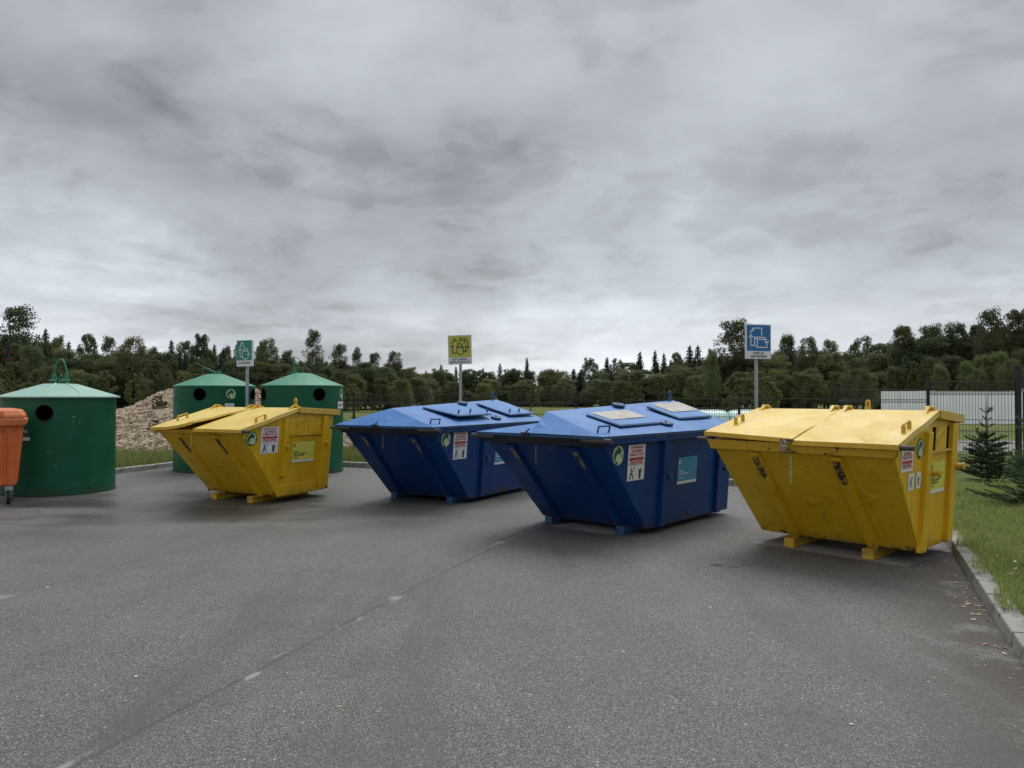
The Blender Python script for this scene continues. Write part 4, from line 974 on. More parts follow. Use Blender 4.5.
stone_me = None
def kerb(p, q, s0, label):
    global stone_me
    root = empty('kerb', (p.x, p.y, 0), math.atan2((q - p).y, (q - p).x)); tag(root, label, kind='structure')
    L = (q - p).length; n = int((L - s0) // 1.0)
    for i in range(n + 1):
        l = min(1.0, L - s0 - i)
        if l < .15: break
        mb = MB(); mb.hexa([(0, .0, -.04), (.988, .0, -.04), (.988, .15, -.04), (0, .15, -.04), (0, .012, .105), (.988, .012, .105), (.988, .15, .11), (0, .15, .11)])
        if stone_me is None:
            o = mb.build('kerb_stone', M['concrete'], root, .010); stone_me = o.data
        else:
            o = bpy.data.objects.new('kerb_stone', stone_me); C.objects.link(o); o.parent = root
            bv = o.modifiers.new('bevel', 'BEVEL'); bv.width = .010; bv.segments = 2; bv.limit_method = 'ANGLE'
        o.location = (s0 + i, random.uniform(-.008, .008), random.uniform(-.012, .006)); o.rotation_euler = (random.uniform(-.01, .01), random.uniform(-.004, .004), random.uniform(-.006, .006))
        o.scale = (l if l < 1 else 1, 1, 1)
# local y of a kerb points away from the asphalt
kerb(KA, KB, .35, 'grey concrete kerb in front of the rubble heap')
kerb(KB, KC, .02, 'grey concrete kerb behind the skips')
kerb(KC, KD, .02, 'grey concrete kerb between asphalt and grass')

# ------------------------------------------------------------------ mesh fence
FX = lambda px, k=19.5: (lambda u: Vector((u * k / (1 + .467 * u), k / (1 + .467 * u))))((px - 512) / 740)
posts = [(270, 1.62), (354, 1.64), (465, 1.63), (576, 1.63), (660, 1.58), (739, 1.60), (837, 1.79), (928, 1.90), (1018, 2.12)]
tops = [1.58, 1.60, 1.62, 1.46, 1.50, 1.50, 1.70, 1.86]
fence = empty('mesh_fence', (FX(270).x, FX(270).y, .07)); tag(fence, 'dark wire mesh fence on black posts beyond the back kerb', 'fence')
O_ = fence.location.copy()
for i, (px, h) in enumerate(posts):
    p = FX(px); big = px > 1000; w = .042 if big else .026
    mb = MB(); mb.box(p.x - w, p.x + w, p.y - w, p.y + w, .0, h); mb.box(p.x - w - .008, p.x + w + .008, p.y - w - .008, p.y + w + .008, h, h + .025)
    if not big:
        for zc in (.35, .9, h - .22): mb.box(p.x - w - .05, p.x + w + .05, p.y - w - .012, p.y - w, zc, zc + .03)
    mb.v = [(v[0] - O_.x, v[1] - O_.y, v[2]) for v in mb.v]
    mb.build('fence_post', M['post'], fence, .004)
    if i + 1 < len(posts):
        q = FX(posts[i + 1][0]); dv = (q - p); L = dv.length; dv.normalize(); nv = Vector((dv.y, -dv.x)); tp = tops[i]
        mb = MB(); n = int(L / .055); r_ = .0048
        # pressed V-folds stiffen the sheet near its top and bottom
        zs_ = [.04, .28, .31, .34, .78, tp - .30, tp - .27, tp - .24, tp]; ys_ = [0, 0, .03, 0, 0, 0, .03, 0, 0]
        for k in range(1, n):
            b0 = p + dv * (L * k / n)
            pts = [(b0.x + nv.x * y_, b0.y + nv.y * y_, z_) for z_, y_ in zip(zs_, ys_)]
            mb.tube(pts, r_, 3, False)
        for z_, y_ in ((.06, 0), (.28, 0), (.31, .03), (.34, 0), (.58, 0), (.82, 0), (1.05, 0), (tp - .30, 0), (tp - .27, .03), (tp - .24, 0), (tp - .03, 0)):
            a0 = p + nv * y_; b0 = q + nv * y_
            mb.tube([(a0.x, a0.y, z_), (b0.x, b0.y, z_)], .0062, 4, False)
        mb.v = [(v[0] - O_.x, v[1] - O_.y, v[2]) for v in mb.v]
        o = mb.build('mesh_panel', M['post'], fence)
p = FX(1018); gt = empty('fence_gate', (p.x + .1, p.y, .07), R(-8)); tag(gt, 'dark wire mesh gate hung on the thick black post at the right edge', 'gate')
mb = MB(); mb.box(.0, .05, -.025, .025, .08, 1.86); mb.box(2.2, 2.25, -.025, .025, .08, 1.86); mb.box(.05, 2.2, -.025, .025, 1.81, 1.86); mb.box(.05, 2.2, -.025, .025, .08, .13); mb.build('gate_frame', M['post'], gt, .004)
mb = MB()
for k in range(1, 40): mb.tube([(.05 + 2.15 * k / 40, 0, .13), (.05 + 2.15 * k / 40, 0, 1.81)], .0035, 3, False)
for k in range(8): mb.tube([(.05, 0, .3 + .2 * k), (2.2, 0, .3 + .2 * k)], .0045, 4, False)
mb.build('mesh_panel', M['post'], gt)
mb = MB(); mb.box(-.08, .0, -.03, .03, 1.62, 1.68); mb.box(-.08, 0, -.03, .03, .3, .36); mb.build('hinge', M['zinc'], gt, .004)

# ------------------------------------------------------------------ white sheet fence and silage bales in the field
wf = empty('sheet_fence', (20.2, 40.5, .08)); tag(wf, 'white corrugated sheet fence standing across the field', 'fence')
pm = None
for k in range(24):
    mb = MB(); vs = []
    nx_ = 12
    for i in range(nx_ + 1):
        x = i / nx_; y = -.03 if i % 4 in (1, 2) else 0
        vs += [(x, y, 0), (x, y, 1.80)]
    mb.add(vs, [(2 * i, 2 * i + 2, 2 * i + 3, 2 * i + 1) for i in range(nx_)])
    if pm is None:
        o = mb.build('panel', M['white_metal'], wf); pm = o.data
    else:
        o = bpy.data.objects.new('panel', pm); C.objects.link(o); o.parent = wf
    o.location = (1.005 * k, random.uniform(-.012, .012), random.uniform(-.01, .012))
def bale(x, y, label):
    r = .60
    mb = MB(); prof = [(.05, -.62), (.40, -.625), (.52, -.59), (.585, -.5), (.60, -.3), (.605, 0), (.60, .3), (.585, .5), (.52, .59), (.40, .625), (.05, .62)]
    mb.lathe(prof, 28); mb.v = [(v[2] * .985, v[0] * .9, v[1] * .88 + .53) for v in mb.v]
    o = mb.build('silage_bale', M['bale'], None, smooth=True); o.location = (x, y, .08); o.rotation_euler = (0, 0, R(-4))
    return tag(o, label, 'silage bale', 'wrapped bales in the field')
bale(6.76, 25.4, 'pale green wrapped bale showing just over the corner of the blue lid'); 
bale(8.02, 25.4, 'pale green wrapped bale behind the black fence post left of the blue sign')

# ------------------------------------------------------------------ rubble heap
cx, cy, Rr, Hh = -9.6, 23.4, 5.6, 2.1
def heap(x, y):
    rr = math.hypot((x - cx), (y - cy) * 1.45) / Rr
    return max(0, Hh * (1 - rr) + .22 * math.sin(x * 1.9 + 1) * math.sin(y * 2.3) * max(0, 1 - rr) * 1.5)
mb = MB(); n_ = 46; vs = []; fs = []
for j in range(n_ + 1):
    for i in range(n_ + 1):
        x = cx - Rr + 2 * Rr * i / n_; y = cy - Rr * .7 + 1.4 * Rr * j / n_
        vs.append((x, y, .05 + heap(x, y) + random.uniform(-.04, .04) * (heap(x, y) > .02)))
for j in range(n_):
    for i in range(n_):
        a_ = j * (n_ + 1) + i; fs.append((a_, a_ + 1, a_ + n_ + 2, a_ + n_ + 1))
mb.add(vs, fs)
base = np.array(Vector((0, 0, 0))); ico = bmesh.new(); bmesh.ops.create_icosphere(ico, subdivisions=1, radius=1)
iv = np.array([v.co[:] for v in ico.verts]); itf = [tuple(v.index for v in f.verts) for f in ico.faces]; ico.free()
for k in range(13000):
    while True:
        x = cx + random.uniform(-Rr, Rr); y = cy + random.uniform(-Rr * .7, .5)
        h = heap(x, y)
        if h > .03: break
    s = random.choice((.02, .025, .03, .035, .04, .05, .075)) * random.uniform(.7, 1.3)
    q = iv * (1 + RNG.uniform(-.3, .3, (len(iv), 1))) * np.array([s, s * random.uniform(.6, 1), s * random.uniform(.5, .9)])
    aa = random.uniform(0, 6.28); ca, sa = math.cos(aa), math.sin(aa)
    q = np.stack([q[:, 0] * ca - q[:, 1] * sa + x, q[:, 0] * sa + q[:, 1] * ca + y, q[:, 2] + .05 + h], 1)
    mb.add(q.tolist(), itf)
o = mb.build('rubble_heap', M['rubble']); tag(o, 'heap of pale broken stone and soil behind the kerb', 'rubble heap', kind='stuff')

# ------------------------------------------------------------------ vegetation
def quads(cen, size, aspect=.6, up=.0):
    n = len(cen); a = RNG.normal(size=(n, 3)); a[:, 2] += up; a /= np.linalg.norm(a, axis=1, keepdims=True)
    b_ = RNG.normal(size=(n, 3)); b_ -= (b_ * a).sum(1, keepdims=True) * a; b_ /= np.linalg.norm(b_, axis=1, keepdims=True)
    s = (size * RNG.uniform(.6, 1.3, n))[:, None]
    q = np.stack([cen - a * s, cen + b_ * s * aspect, cen + a * s, cen - b_ * s * aspect], 1)
    return q.reshape(-1, 3)
def broad_mesh(seed, slim, airy, nclump, leaves, leaf, base=.18, top=1.0, sag=0.):
    rng = np.random.default_rng(seed); cs = []; rs = []
    for k in range(nclump):
        tt = rng.uniform(0, 1) ** .85; z = base + (top - base - .05) * tt
        prof = math.sin(PI * min(1, max(0.02, (tt * .80 + .12)))) ** .6 * (1 - .18 * tt)
        a = rng.uniform(0, 2 * PI); rr = slim * prof * math.sqrt(rng.uniform(.12, 1)); cs.append((rr * math.cos(a), rr * math.sin(a), z)); rs.append(rng.uniform(.05, .09) * (1.1 - .4 * tt))
    pts = []
    for c, r in zip(cs, rs):
        m_ = rng.normal(size=(leaves, 3)); m_ /= np.linalg.norm(m_, axis=1, keepdims=True)
        m_ *= (rng.uniform(.25, 1, (leaves, 1)) ** .6) * r * np.array([1.2, 1.2, .85]); pts.append(m_ + np.array(c) - np.array([0, 0, sag]) * rng.uniform(0, 1, (leaves, 1)))
    pts = np.concatenate(pts); pts = pts[rng.uniform(size=len(pts)) > airy]
    return quads(pts, leaf), cs
def spruce_mesh(seed, slim, dens=1.):
    rng = np.random.default_rng(seed); pts = []
    nl = int(34 * dens)
    for k in range(nl):
        z = .06 + .93 * (k / nl) ** .95; L = slim * (1 - z) ** .72 * rng.uniform(.75, 1.15) + .012
        nb = max(4, int(9 * (1 - z) + 4)); ph = rng.uniform(0, 6.28)
        for b_ in range(nb):
            a = ph + 2 * PI * b_ / nb + rng.uniform(-.25, .25); l = L * rng.uniform(.65, 1.1); m_ = max(3, int(26 * l / slim) + 2)
            s = np.linspace(.08, 1, m_); drop = -.35 * l * s ** 1.2 + .10 * l * s ** 3
            q = np.stack([np.cos(a) * l * s, np.sin(a) * l * s, z + drop], 1); q += rng.normal(size=q.shape) * .007; pts.append(q)
    pts.append(np.stack([np.zeros(14), np.zeros(14), np.linspace(.88, 1.0, 14)], 1))
    return quads(np.repeat(np.concatenate(pts), 2, 0) + RNG.normal(size=(2 * sum(map(len, pts)), 3)) * .004, .0125, .6)
class Kind: pass
def trunk_mesh(name, cs, r0, mat, top=.9, limbs=10, lean=.0):
    mb = MB(); rr = random.Random(len(cs) + int(r0 * 1e4))
    ln = [(rr.uniform(-.012, .012), rr.uniform(-.012, .012), z) for z in (0, .15, .35, .6, top)]; ln[0] = (0, 0, -.03)
    mb.tube(ln, [r0 * 1.3, r0, r0 * .8, r0 * .5, r0 * .12], 7)
    for c in cs[:limbs]:
        z0 = max(.12, c[2] - .14); mb.tube([(0, 0, z0), (c[0] * .5, c[1] * .5, z0 + (c[2] - z0) * .4), c], [r0 * .38, r0 * .24, r0 * .07], 5)
    me = mb.mesh(name); me.materials.append(mat); return me
KINDS = {}
def addkind(key, crown_pts, cs, leaf, r0, bark, limbs=10, top=.9):
    KINDS.setdefault(key, []).append((npmesh('crown', crown_pts, 4, leaf), trunk_mesh('trunk', cs, r0, bark, top, limbs)))
for s in range(4):
    q, cs = broad_mesh(20 + s, .30 + .03 * s, .10, 165, 105, .0105, .10); addkind('broad', q, cs, M['leaf_broad'], .014, M['bark'], 14)
for s in range(3):
    q, cs = broad_mesh(40 + s, .21 + .03 * s, .15, 135, 95, .0100, .18, sag=.05); addkind('birch', q, cs, M['leaf_birch'], .010, M['birch_bark'], 12)
for s in range(3):
    q, cs = broad_mesh(60 + s, .17 + .03 * s, .25, 105, 90, .0105, .22); addkind('aspen', q, cs, M['leaf_broad'], .011, M['bark'], 16)
for s in range(3): addkind('spruce', spruce_mesh(80 + s, .17 + .03 * s), [], M['leaf_spruce'], .012, M['bark'], 0, .97)
for s in range(3):
    q, cs = broad_mesh(100 + s, .55, .1, 70, 70, .030, .02); addkind('bush', q, cs, M['leaf_birch'], .012, M['bark'], 8, .7)
q, cs = broad_mesh(120, .5, .12, 75, 70, .030, .04); addkind('rowan', q, cs, M['leaf_rust'], .014, M['bark'], 8, .8)
NAMES = dict(broad='broadleaf_tree', birch='birch_tree', aspen='aspen_tree', spruce='spruce_tree', bush='bush', rowan='rowan_bush')
CATS = dict(broad='tree', birch='tree', aspen='tree', spruce='tree', bush='bush', rowan='bush')
GEN = dict(broad='dark round-crowned broadleaf tree %s', birch='yellowish green birch %s', aspen='slender open-crowned tree %s', spruce='dark pointed spruce %s', bush='low bush fringing the trees %s', rowan='reddish brown bush %s')
GRP = dict(broad='broadleaf trees of the wood', birch='birches of the wood', aspen='slender trees of the wood', spruce='spruces of the wood', bush='bushes along the wood', rowan='bushes along the wood')
HALF = dict(broad=.36, birch=.27, aspen=.23, spruce=.20, bush=.62, rowan=.6)
def tree(kind, px, topy, Z, wpx=None, label=None):
    cr, tr = random.choice(KINDS[kind]); x = (px - 512) / 740 * Z
    h = 1.6 + (396.2 - topy) * Z / 740; h = max(h, 1.0)
    w = h if wpx is None else (wpx * Z / 740) / (2 * HALF[kind]) * 1.12
    w = max(w, h * (.78 if kind == 'spruce' else .5))
    root = empty(NAMES[kind], (x, Z, .0), random.uniform(0, 6.28))
    for nm, me in (('crown', cr), ('trunk', tr)):
        o = bpy.data.objects.new(nm, me); C.objects.link(o); o.parent = root
    root.scale = (w, w, h)
    where = 'in the left wood behind the green bells' if px < 400 else 'in the low middle wood beyond the field' if px < 690 else 'in the tall right wood behind the yellow skip'
    tag(root, label or GEN[kind] % where, CATS[kind], None if label else GRP[kind] + (' on the left' if px < 400 else ' in the middle' if px < 690 else ' on the right'))
    return root
# skyline of single trees, left to right (bearing column, top row, distance, width)
SKY = [('aspen', 18, 303, 78, 42, 'tall open-crowned tree at the far left, highest of the left wood'), ('broad', -22, 318, 76, 50, None), ('rowan', 9, 349, 66, 32, 'reddish brown bush at the far left under the tallest tree'),
       ('spruce', 45, 328, 84, 24, None), ('birch', 58, 332, 84, 22, None), ('broad', 44, 340, 80, 30, None), ('spruce', 68, 341, 88, 21, None), ('broad', 87, 332, 96, 22, 'pale round-topped tree above the near bell, left of a spruce'), ('aspen', 108, 334, 88, 19, None),
       ('birch', 132, 333, 74, 34, 'broad yellowish birch above the rubble heap'), ('birch', 152, 344, 84, 20, None), ('spruce', 171, 339, 86, 18, None), ('aspen', 184, 337, 86, 20, None), ('broad', 201, 332, 84, 26, None), ('spruce', 214, 344, 86, 18, None), ('birch', 226, 343, 86, 18, None),
       ('broad', 240, 342, 86, 22, None), ('broad', 267, 336, 82, 26, None), ('birch', 262, 338, 84, 18, None), ('birch', 288, 347, 84, 22, None), ('aspen', 313, 327, 80, 21, 'tall slender tree rising above the right-hand one of two far bells'), ('broad', 328, 360, 84, 18, None),
       ('aspen', 339, 342, 86, 22, 'loose-crowned tree, first of four right of the tallest slender tree'), ('aspen', 357, 346, 88, 15, None), ('aspen', 374, 351, 90, 18, None), ('aspen', 395, 348, 90, 16, 'slender tree standing alone at the left end of the low wood'),
       ('spruce', 527, 357, 128, 12, None), ('spruce', 441, 364, 124, 13, None), ('spruce', 456, 366, 126, 12, None), ('spruce', 500, 363, 126, 13, None), ('broad', 590, 356, 112, 20, None), ('spruce', 607, 357, 112, 18, None), ('broad', 617, 357, 112, 18, None),
       ('spruce', 640, 351, 108, 18, None), ('spruce', 655, 350, 108, 18, None), ('spruce', 664, 353, 108, 16, None), ('broad', 676, 351, 104, 18, None), ('spruce', 690, 345, 102, 21, None), ('spruce', 698, 345, 102, 21, None), ('birch', 711, 346, 96, 16, None),
       ('broad', 735, 316, 92, 44, 'tallest broad tree of the middle wood, left of the blue sign'), ('broad', 752, 322, 94, 22, None), ('birch', 788, 331, 90, 24, None), ('aspen', 808, 333, 90, 20, None), ('spruce', 790, 336, 92, 21, None), ('aspen', 830, 336, 90, 20, None), ('broad', 863, 334, 88, 30, None),
       ('spruce', 884, 346, 84, 24, None), ('broad', 903, 324, 80, 36, None), ('broad', 932, 321, 80, 34, None), ('broad', 957, 319, 78, 34, None), ('broad', 978, 322, 78, 26, None), ('aspen', 992, 306, 74, 32, 'tall tree with gaps in its crown at the right end of the wood'), ('broad', 1018, 307, 74, 40, None), ('broad', 1050, 312, 74, 44, None), ('broad', 1085, 318, 74, 44, None),
       ('birch', 857, 366, 68, 34, 'young birch with a pale trunk in front of the dark right wood'), ('bush', 766, 376, 70, 34, 'round bush beside the blue sign pole'), ('bush', 740, 372, 72, 38, 'round bush just left of the blue sign pole'), ('aspen', 712, 352, 78, 18, 'thin tree with a bare pale trunk left of the blue sign'),
       ('bush', 30, 382, 50, 44, 'light green bush behind the near bell roof'), ('bush', -5, 378, 52, 36, None)]
for k, px, ty, Z, w, lab in SKY: tree(k, px, ty, Z, w, lab)
def skyline(px):
    xs = [-60, 0, 40, 80, 130, 180, 230, 290, 330, 400, 430, 530, 580, 640, 700, 735, 790, 870, 900, 950, 1000, 1090]
    ys = [325, 328, 340, 350, 346, 348, 350, 352, 358, 362, 370, 370, 368, 360, 354, 344, 344, 348, 334, 328, 322, 322]
    return float(np.interp(px, xs, ys))
def depth(px): return float(np.interp(px, [-60, 200, 400, 450, 560, 700, 900, 1090], [74, 80, 88, 118, 114, 96, 82, 74]))
rr = random.Random(5)
px = -260
while px < 1250:
    mid = 405 < px < 570
    for row in range(2):
        x = px + rr.uniform(-7, 7); sk = skyline(x); Z = depth(x) + (-2 + 5 * row) + rr.uniform(-2, 2)
        ty = sk + (3, -1)[row] + rr.uniform(0, 9) if not mid else sk + rr.uniform(-3, 6)
        k = rr.choices(('broad', 'birch', 'spruce', 'aspen'), (.42, .18, .32, .08) if not mid else (.2, .5, .3, 0.))[0]
        tree(k, x, ty, Z, rr.uniform(28, 44) * (.6 if k == 'spruce' else 1) * (1 if not mid else .72))
    px += 14 if not mid else 10
px = -250
while px < 1240:       # lower, lighter fringe and bushes at the foot
    x = px + rr.uniform(-6, 6); sk = skyline(x); Z = depth(x) - 7 + rr.uniform(-2, 2)
    ty = sk + (396 - sk) * rr.uniform(.28, .55)
    tree(rr.choice(('birch', 'aspen', 'spruce', 'birch', 'birch')), x, ty, Z, rr.uniform(22, 34))
    x = px + rr.uniform(-9, 9); tree('bush' if rr.random() < .5 else 'birch', x, sk + (398 - sk) * rr.uniform(.40, .72), Z - 5, rr.uniform(16, 26))
    px += 19

# young spruces on the verge
def young_spruce(x, y, h, rad, seed, label):
    rng = random.Random(seed); nr = np.random.default_rng(seed); root = empty('young_spruce', (x, y, .075), rng.uniform(0, 6)); tag(root, label, 'spruce', 'young spruces on the verge')
    tm = MB(); tm.tube([(0, 0, -.03), (.01, 0, h * .4), (0, .01, h * .75), (0, 0, h)], [.03, .02, .012, .004], 7)
    cen = []; dirs = []
    z = .06
    while z < h * .84:
        f = 1 - z / h; n = rng.randint(5, 8) if f > .48 else rng.randint(3, 4); L0 = rad * (min(1, (f - .3) ** .5 * 1.15) if f > .48 else .24) + .02
        for b_ in range(n):
            a = rng.uniform(0, 6.28); L = L0 * rng.uniform(.65, 1.15); up_ = .10 + 1.1 * (1 - f) ** 1.6
            dr = Vector((math.cos(a), math.sin(a), up_ * rng.uniform(.6, 1.2))).normalized()
            p0 = Vector((0, 0, z)); mid_ = p0 + dr * L * .5 - Vector((0, 0, .04 * L)); tip = p0 + dr * L + Vector((0, 0, .05 * L))
            tm.tube([p0, mid_, tip], [.007 * (f + .3), .005 * (f + .3), .002], 4, False)
            def ndl(A, B, dens):
                A = np.array(A); B = np.array(B); m_ = int(np.linalg.norm(B - A) * dens) + 2
                s = nr.uniform(0, 1, (m_, 1)); q = A + (B - A) * s; dd = (B - A) / np.linalg.norm(B - A)
                v = nr.normal(size=(m_, 3)); v -= (v @ dd)[:, None] * dd; v /= np.linalg.norm(v, axis=1, keepdims=True)
                cen.append(q); dirs.append(v * .8 + dd * .75)
            ndl(p0 + (mid_ - p0) * .1, mid_, 620); ndl(mid_, tip, 800)
            for t2 in range(int(3 + 8 * f) if f > .48 else 1):
                s = rng.uniform(.3, .95); q = p0 + (tip - p0) * s; sd = dr.cross(Vector((0, 0, 1))).normalized() * rng.choice((-1, 1))
                e2 = q + (dr * .7 + sd * .8 + Vector((0, 0, rng.uniform(-.1, .25)))).normalized() * L * rng.uniform(.2, .42) * (1.15 - s * .6)
                ndl(q, e2, 760)
        z += .045 + .04 * (1 - f) + (.06 if f < .48 else 0)
    c = np.concatenate(cen); dv = np.concatenate(dirs); dv /= np.linalg.norm(dv, axis=1, keepdims=True)
    sdv = nr.normal(size=c.shape); sdv -= (sdv * dv).sum(1, keepdims=True) * dv; sdv /= np.linalg.norm(sdv, axis=1, keepdims=True)
    L = nr.uniform(.02, .034, (len(c), 1)); q = np.stack([c - sdv * .0034, c + sdv * .0034, c + dv * L], 1).reshape(-1, 3)
    me = npmesh('needles', q, 3, M['leaf_young']); o = bpy.data.objects.new('needles', me); C.objects.link(o); o.parent = root
    tm.build('trunk', M['bark'], root)
young_spruce(8.60, 13.4, 1.56, .50, 3, 'small dark spruce with a bare leader shoot, right of the padlocked yellow skip')
young_spruce(7.12, 10.2, 1.35, .66, 5, 'bushy young spruce cut by the right edge of the frame')

# grass blades
def blades(name, pts, hmin, hmax, w, label, mat=None, base=.07, lean=.75):
    n = len(pts); a = RNG.uniform(0, 2 * PI, n); h = RNG.uniform(hmin, hmax, n) * RNG.choice([.6, .8, 1, 1, 1.25], n)
    cx_, sx_ = np.cos(a), np.sin(a); ln = RNG.uniform(.15, lean, n) * h
    b0 = np.stack([pts[:, 0], pts[:, 1], np.full(n, base)], 1)
    side = np.stack([-sx_, cx_, np.zeros(n)], 1) * (w * RNG.uniform(.6, 1.3, n))[:, None]
    dr = np.stack([cx_, sx_, np.zeros(n)], 1)
    m_ = b0 + dr * (ln * .3)[:, None] + np.array([0, 0, 1]) * (h * .6)[:, None]
    tpv = b0 + dr * ln[:, None] + np.array([0, 0, 1]) * (h * RNG.uniform(.75, 1, n))[:, None]
    v = np.stack([b0 - side, b0 + side, m_ + side * .75, m_ - side * .75, tpv], 1).reshape(-1, 3)
    me = bpy.data.meshes.new(name); me.vertices.add(n * 5); me.vertices.foreach_set('co', v.astype(np.float32).ravel())
    i5 = np.arange(n)[:, None] * 5; lp = np.concatenate([i5 + np.array([0, 1, 2, 3]), i5 + np.array([3, 2, 4])], 1).ravel()
    me.loops.add(len(lp)); me.loops.foreach_set('vertex_index', lp.astype(np.int32)); st = np.stack([np.arange(n) * 7, np.arange(n) * 7 + 4], 1).ravel()
    me.polygons.add(2 * n); me.polygons.foreach_set('loop_start', st.astype(np.int32)); me.materials.append(mat or M['blade']); me.update(calc_edges=True); me.validate()
    o = bpy.data.objects.new(name, me); C.objects.link(o); return tag(o, label, 'grass', kind='stuff')
def strip(p, q, d0, d1, n, pw=1.6):
    """points on the outer side of kerb edge p-q, between distances d0 and d1 from it"""
    e = (q - p); nv = Vector((-e.y, e.x)).normalized(); s = RNG.uniform(0, 1, n); dd = d0 + (d1 - d0) * RNG.uniform(0, 1, n) ** pw
    return np.stack([p.x + e.x * s + nv.x * dd, p.y + e.y * s + nv.y * dd], 1)
e = (KC - KD).normalized(); RA = KD + e * 19.0; 
side_r = lambda p, q, d0, d1, n, pw=1.6: strip(q, p, d0, d1, n, pw)
P1 = strip(KD + e * 18.5, KC, -.0, 0, 1)   # orientation probe
out = Vector((e.y, -e.x))
def verge(s0, s1, d0, d1, n, pw):
    s = RNG.uniform(s0, s1, n); dd = d0 + (d1 - d0) * RNG.uniform(0, 1, n) ** pw
    return np.stack([KD.x + e.x * s + out.x * dd, KD.y + e.y * s + out.y * dd], 1)
LK = (KC - KD).length
pts = np.concatenate([verge(19.5, 24.5, .13, 2.6, 80000, 1.), verge(24.5, LK + 1.2, .13, 5.0, 90000, 1.), verge(19.5, LK, .12, .22, 6000, 1.)])
cl = np.sin(pts[:, 0] * 3.1) * np.sin(pts[:, 1] * 2.7) + .5 * np.sin(pts[:, 0] * 7.3 + pts[:, 1] * 5.1)
pts = pts[RNG.uniform(size=len(pts)) < .62 + .35 * np.clip(cl, -1, 1)]
blades('grass', pts, .045, .125, .0030, 'uneven green grass on the verge right of the kerb', lean=1.25)
tuft = []
for k in range(150):
    c0 = verge(20.5, LK + .8, .18, 3.6, 1, 1.)[0]; m_ = random.randint(14, 34)
    tuft.append(c0 + RNG.normal(size=(m_, 2)) * random.uniform(.02, .05))
blades('grass', np.concatenate(tuft), .12, .26, .0034, 'taller grass tufts standing up out of the verge right of the kerb', lean=.9)
spill = verge(20.2, LK, .03, .16, 2600, 1.); spill = spill[np.sin(spill[:, 1] * 6.1) + .6 * np.sin(spill[:, 1] * 17) > .25]
blades('grass', spill, .05, .12, .003, 'grass hanging over the top of the right kerb', base=.10, lean=1.3)
wd_ = []
for k in range(70):
    c0 = verge(20.5, LK, .25, 3.0, 1, 1.)[0]
    for j in range(random.randint(5, 9)): wd_.append((c0[0] + random.gauss(0, .05), c0[1] + random.gauss(0, .05), .09 + random.uniform(.02, .09)))
me = npmesh('weeds', quads(np.array(wd_), .030, .55, 1.5), 4, M['blade']); o = bpy.data.objects.new('weeds', me); C.objects.link(o); tag(o, 'broad weed leaves scattered through the grass verge', 'weeds', kind='stuff')
eb = (KB - KC).normalized(); ob_ = Vector((-eb.y, eb.x)) * -1
if ob_.y < 0: ob_ = -ob_
def backv(s0, s1, d0, d1, n):
    s = RNG.uniform(s0, s1, n); dd = RNG.uniform(d0, d1, n)
    return np.stack([KC.x + eb.x * s + ob_.x * dd, KC.y + eb.y * s + ob_.y * dd], 1)
pts = np.concatenate([backv(0, 15.2, .13, 1.4, 26000), backv(0, 15.2, 1.4, 6, 26000)])
blades('grass', pts, .07, .20, .005, 'green grass behind the back kerb')
el = (KA - KB).normalized(); ol = Vector((el.y, -el.x))
if ol.x > 0: ol = -ol
s = RNG.uniform(-1, 9, 24000); dd = RNG.uniform(.13, 3.6, 24000)
pts = np.stack([KB.x + el.x * s + ol.x * dd, KB.y + el.y * s + ol.y * dd], 1)
blades('grass', pts, .08, .24, .006, 'green grass between the left kerb and the rubble heap')
# weeds on the heap
for x, y, w, lab in ((-10.45, 21.9, .42, 'small green weed growing high on the rubble heap'), (-10.0, 20.75, .36, 'small dull weed growing low on the rubble heap')):
    root = empty('weed', (x, y, heap(x, y) - .02)); tag(root, lab, 'weed'); root.scale = (w, w, w * 1.0)
    for nm, me in zip(('foliage', 'stem'), KINDS['bush'][1]):
        o = bpy.data.objects.new(nm, me); C.objects.link(o); o.parent = root

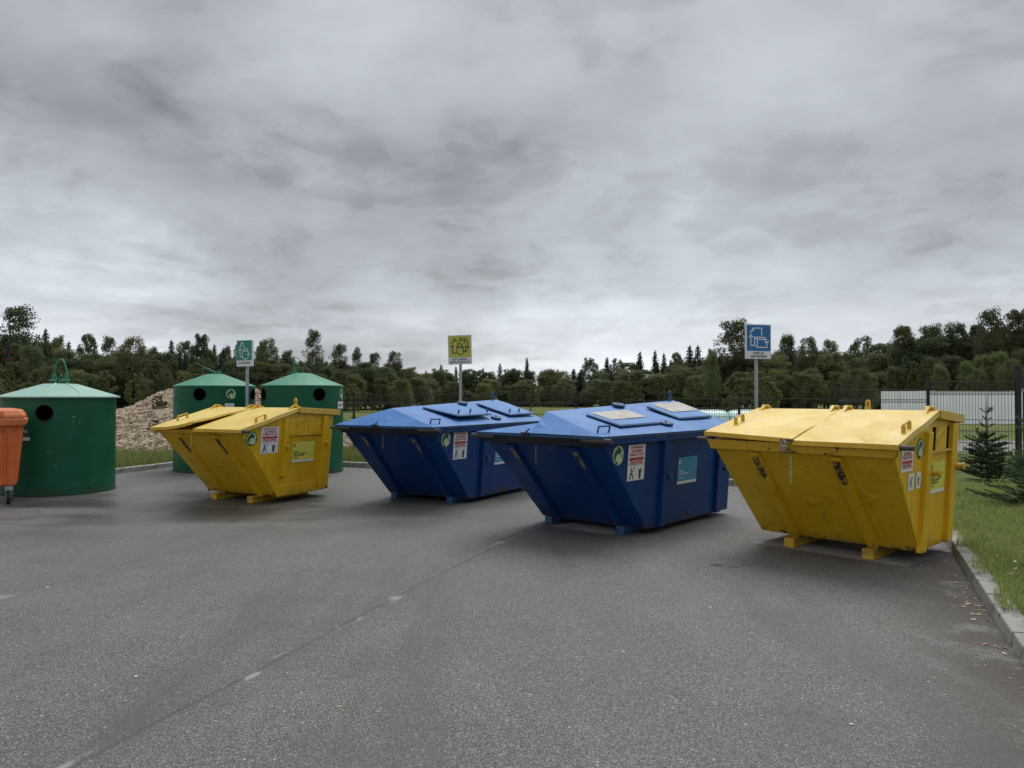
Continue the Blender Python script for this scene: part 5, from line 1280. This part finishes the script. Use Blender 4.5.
# white yarrow at the right edge, litter, fallen leaves, dead twig
fl = MB(); st_ = MB()
for k in range(16):
    x, y = 3.64 + random.gauss(0, .06) + .35, 5.55 + random.gauss(0, .16); z = .075 + random.uniform(.10, .2)
    for j in range(6):
        a = random.uniform(0, 6.28); r_ = random.uniform(0, .018); fl.tube([(x + r_ * math.cos(a), y + r_ * math.sin(a), z), (x + r_ * math.cos(a), y + r_ * math.sin(a), z + .004)], .005, 6)
    st_.tube([(x, y, .07), (x, y, z)], .0015, 3, False)
fr = empty('yarrow', (0, 0, 0)); fl.build('flower_heads', M['petal'], fr)['kind'] = 'stuff'; st_.build('stems', M['blade'], fr)['kind'] = 'stuff'
tag(fr, 'clump of small white flowers in the grass at the right edge', 'flowers', kind='stuff')
def leaf_pts(mb, x, y, z, s):
    a = random.uniform(0, 6.28); c, q = math.cos(a), math.sin(a); tl = random.uniform(-.3, .3)
    o_ = [(-1, 0, 0), (-.3, -.42, .12), (.5, -.32, .05), (1, 0, .15), (.5, .34, .1), (-.3, .4, .05)]
    mb.add([(x + s * (u * c - v * q), y + s * (u * q + v * c), z + s * (w * .6 + .12 + tl * v)) for u, v, w in o_], [(0, 1, 2, 3), (0, 3, 4, 5)])
mb = MB()
for k in range(42):
    s = random.uniform(20.9, 24.6); dd = -abs(random.gauss(0, .10)) - .02
    if random.random() < .45: s = random.gauss(22.7, .22)
    q = KD + e * s + out * dd; leaf_pts(mb, q.x, q.y, .002, random.uniform(.010, .028))
for k in range(10):
    leaf_pts(mb, random.uniform(-2, 3.6), random.uniform(3.4, 7), .002, random.uniform(.008, .018))
for k in range(12):
    q = KD + e * random.uniform(20.5, 25) + out * random.uniform(.2, 1.2); leaf_pts(mb, q.x, q.y, .14, random.uniform(.016, .03))
tag(mb.build('fallen_leaves', M['leaf_litter']), 'dry tan leaves lying against the right kerb', 'leaves', kind='stuff')
mb = MB()
for k in range(26):
    x, y = random.uniform(-6, 3), random.uniform(3.2, 13); s = random.uniform(.004, .011)
    mb.box(x - s, x + s, y - s * .7, y + s * .7, .001, .006, None)
tag(mb.build('litter', M['litter']), 'tiny white scraps scattered over the asphalt', 'litter', kind='stuff')
mb = MB(); ico = bmesh.new(); bmesh.ops.create_icosphere(ico, subdivisions=2, radius=.10)
mb.add([(v.co.x * 1.2 + random.uniform(-.01, .01), v.co.y * .8, max(-.05, v.co.z * .9) + random.uniform(-.01, .01)) for v in ico.verts], [tuple(v.index for v in f.verts) for f in ico.faces]); ico.free()
o = mb.build('stone', M['concrete'], smooth=True); o.location = (4.16, 12.98, .06); tag(o, 'pale stone lying against the back kerb between blue and yellow skips', 'stone')
mb = MB()
for k in range(11):
    a = random.uniform(-.5, 2.2); p0 = Vector((2.02 + random.gauss(0, .14), 7.0 + random.gauss(0, .05), .006)); dd = Vector((math.cos(a), math.sin(a) * .4, 0)) * random.uniform(.02, .09)
    mb.tube([p0, p0 + dd * .5 + Vector((0, 0, .004)), p0 + dd], .003, 4)
tag(mb.build('twigs', M['bark']), 'broken dark twigs on the asphalt between the two near skips', 'twigs', kind='stuff')
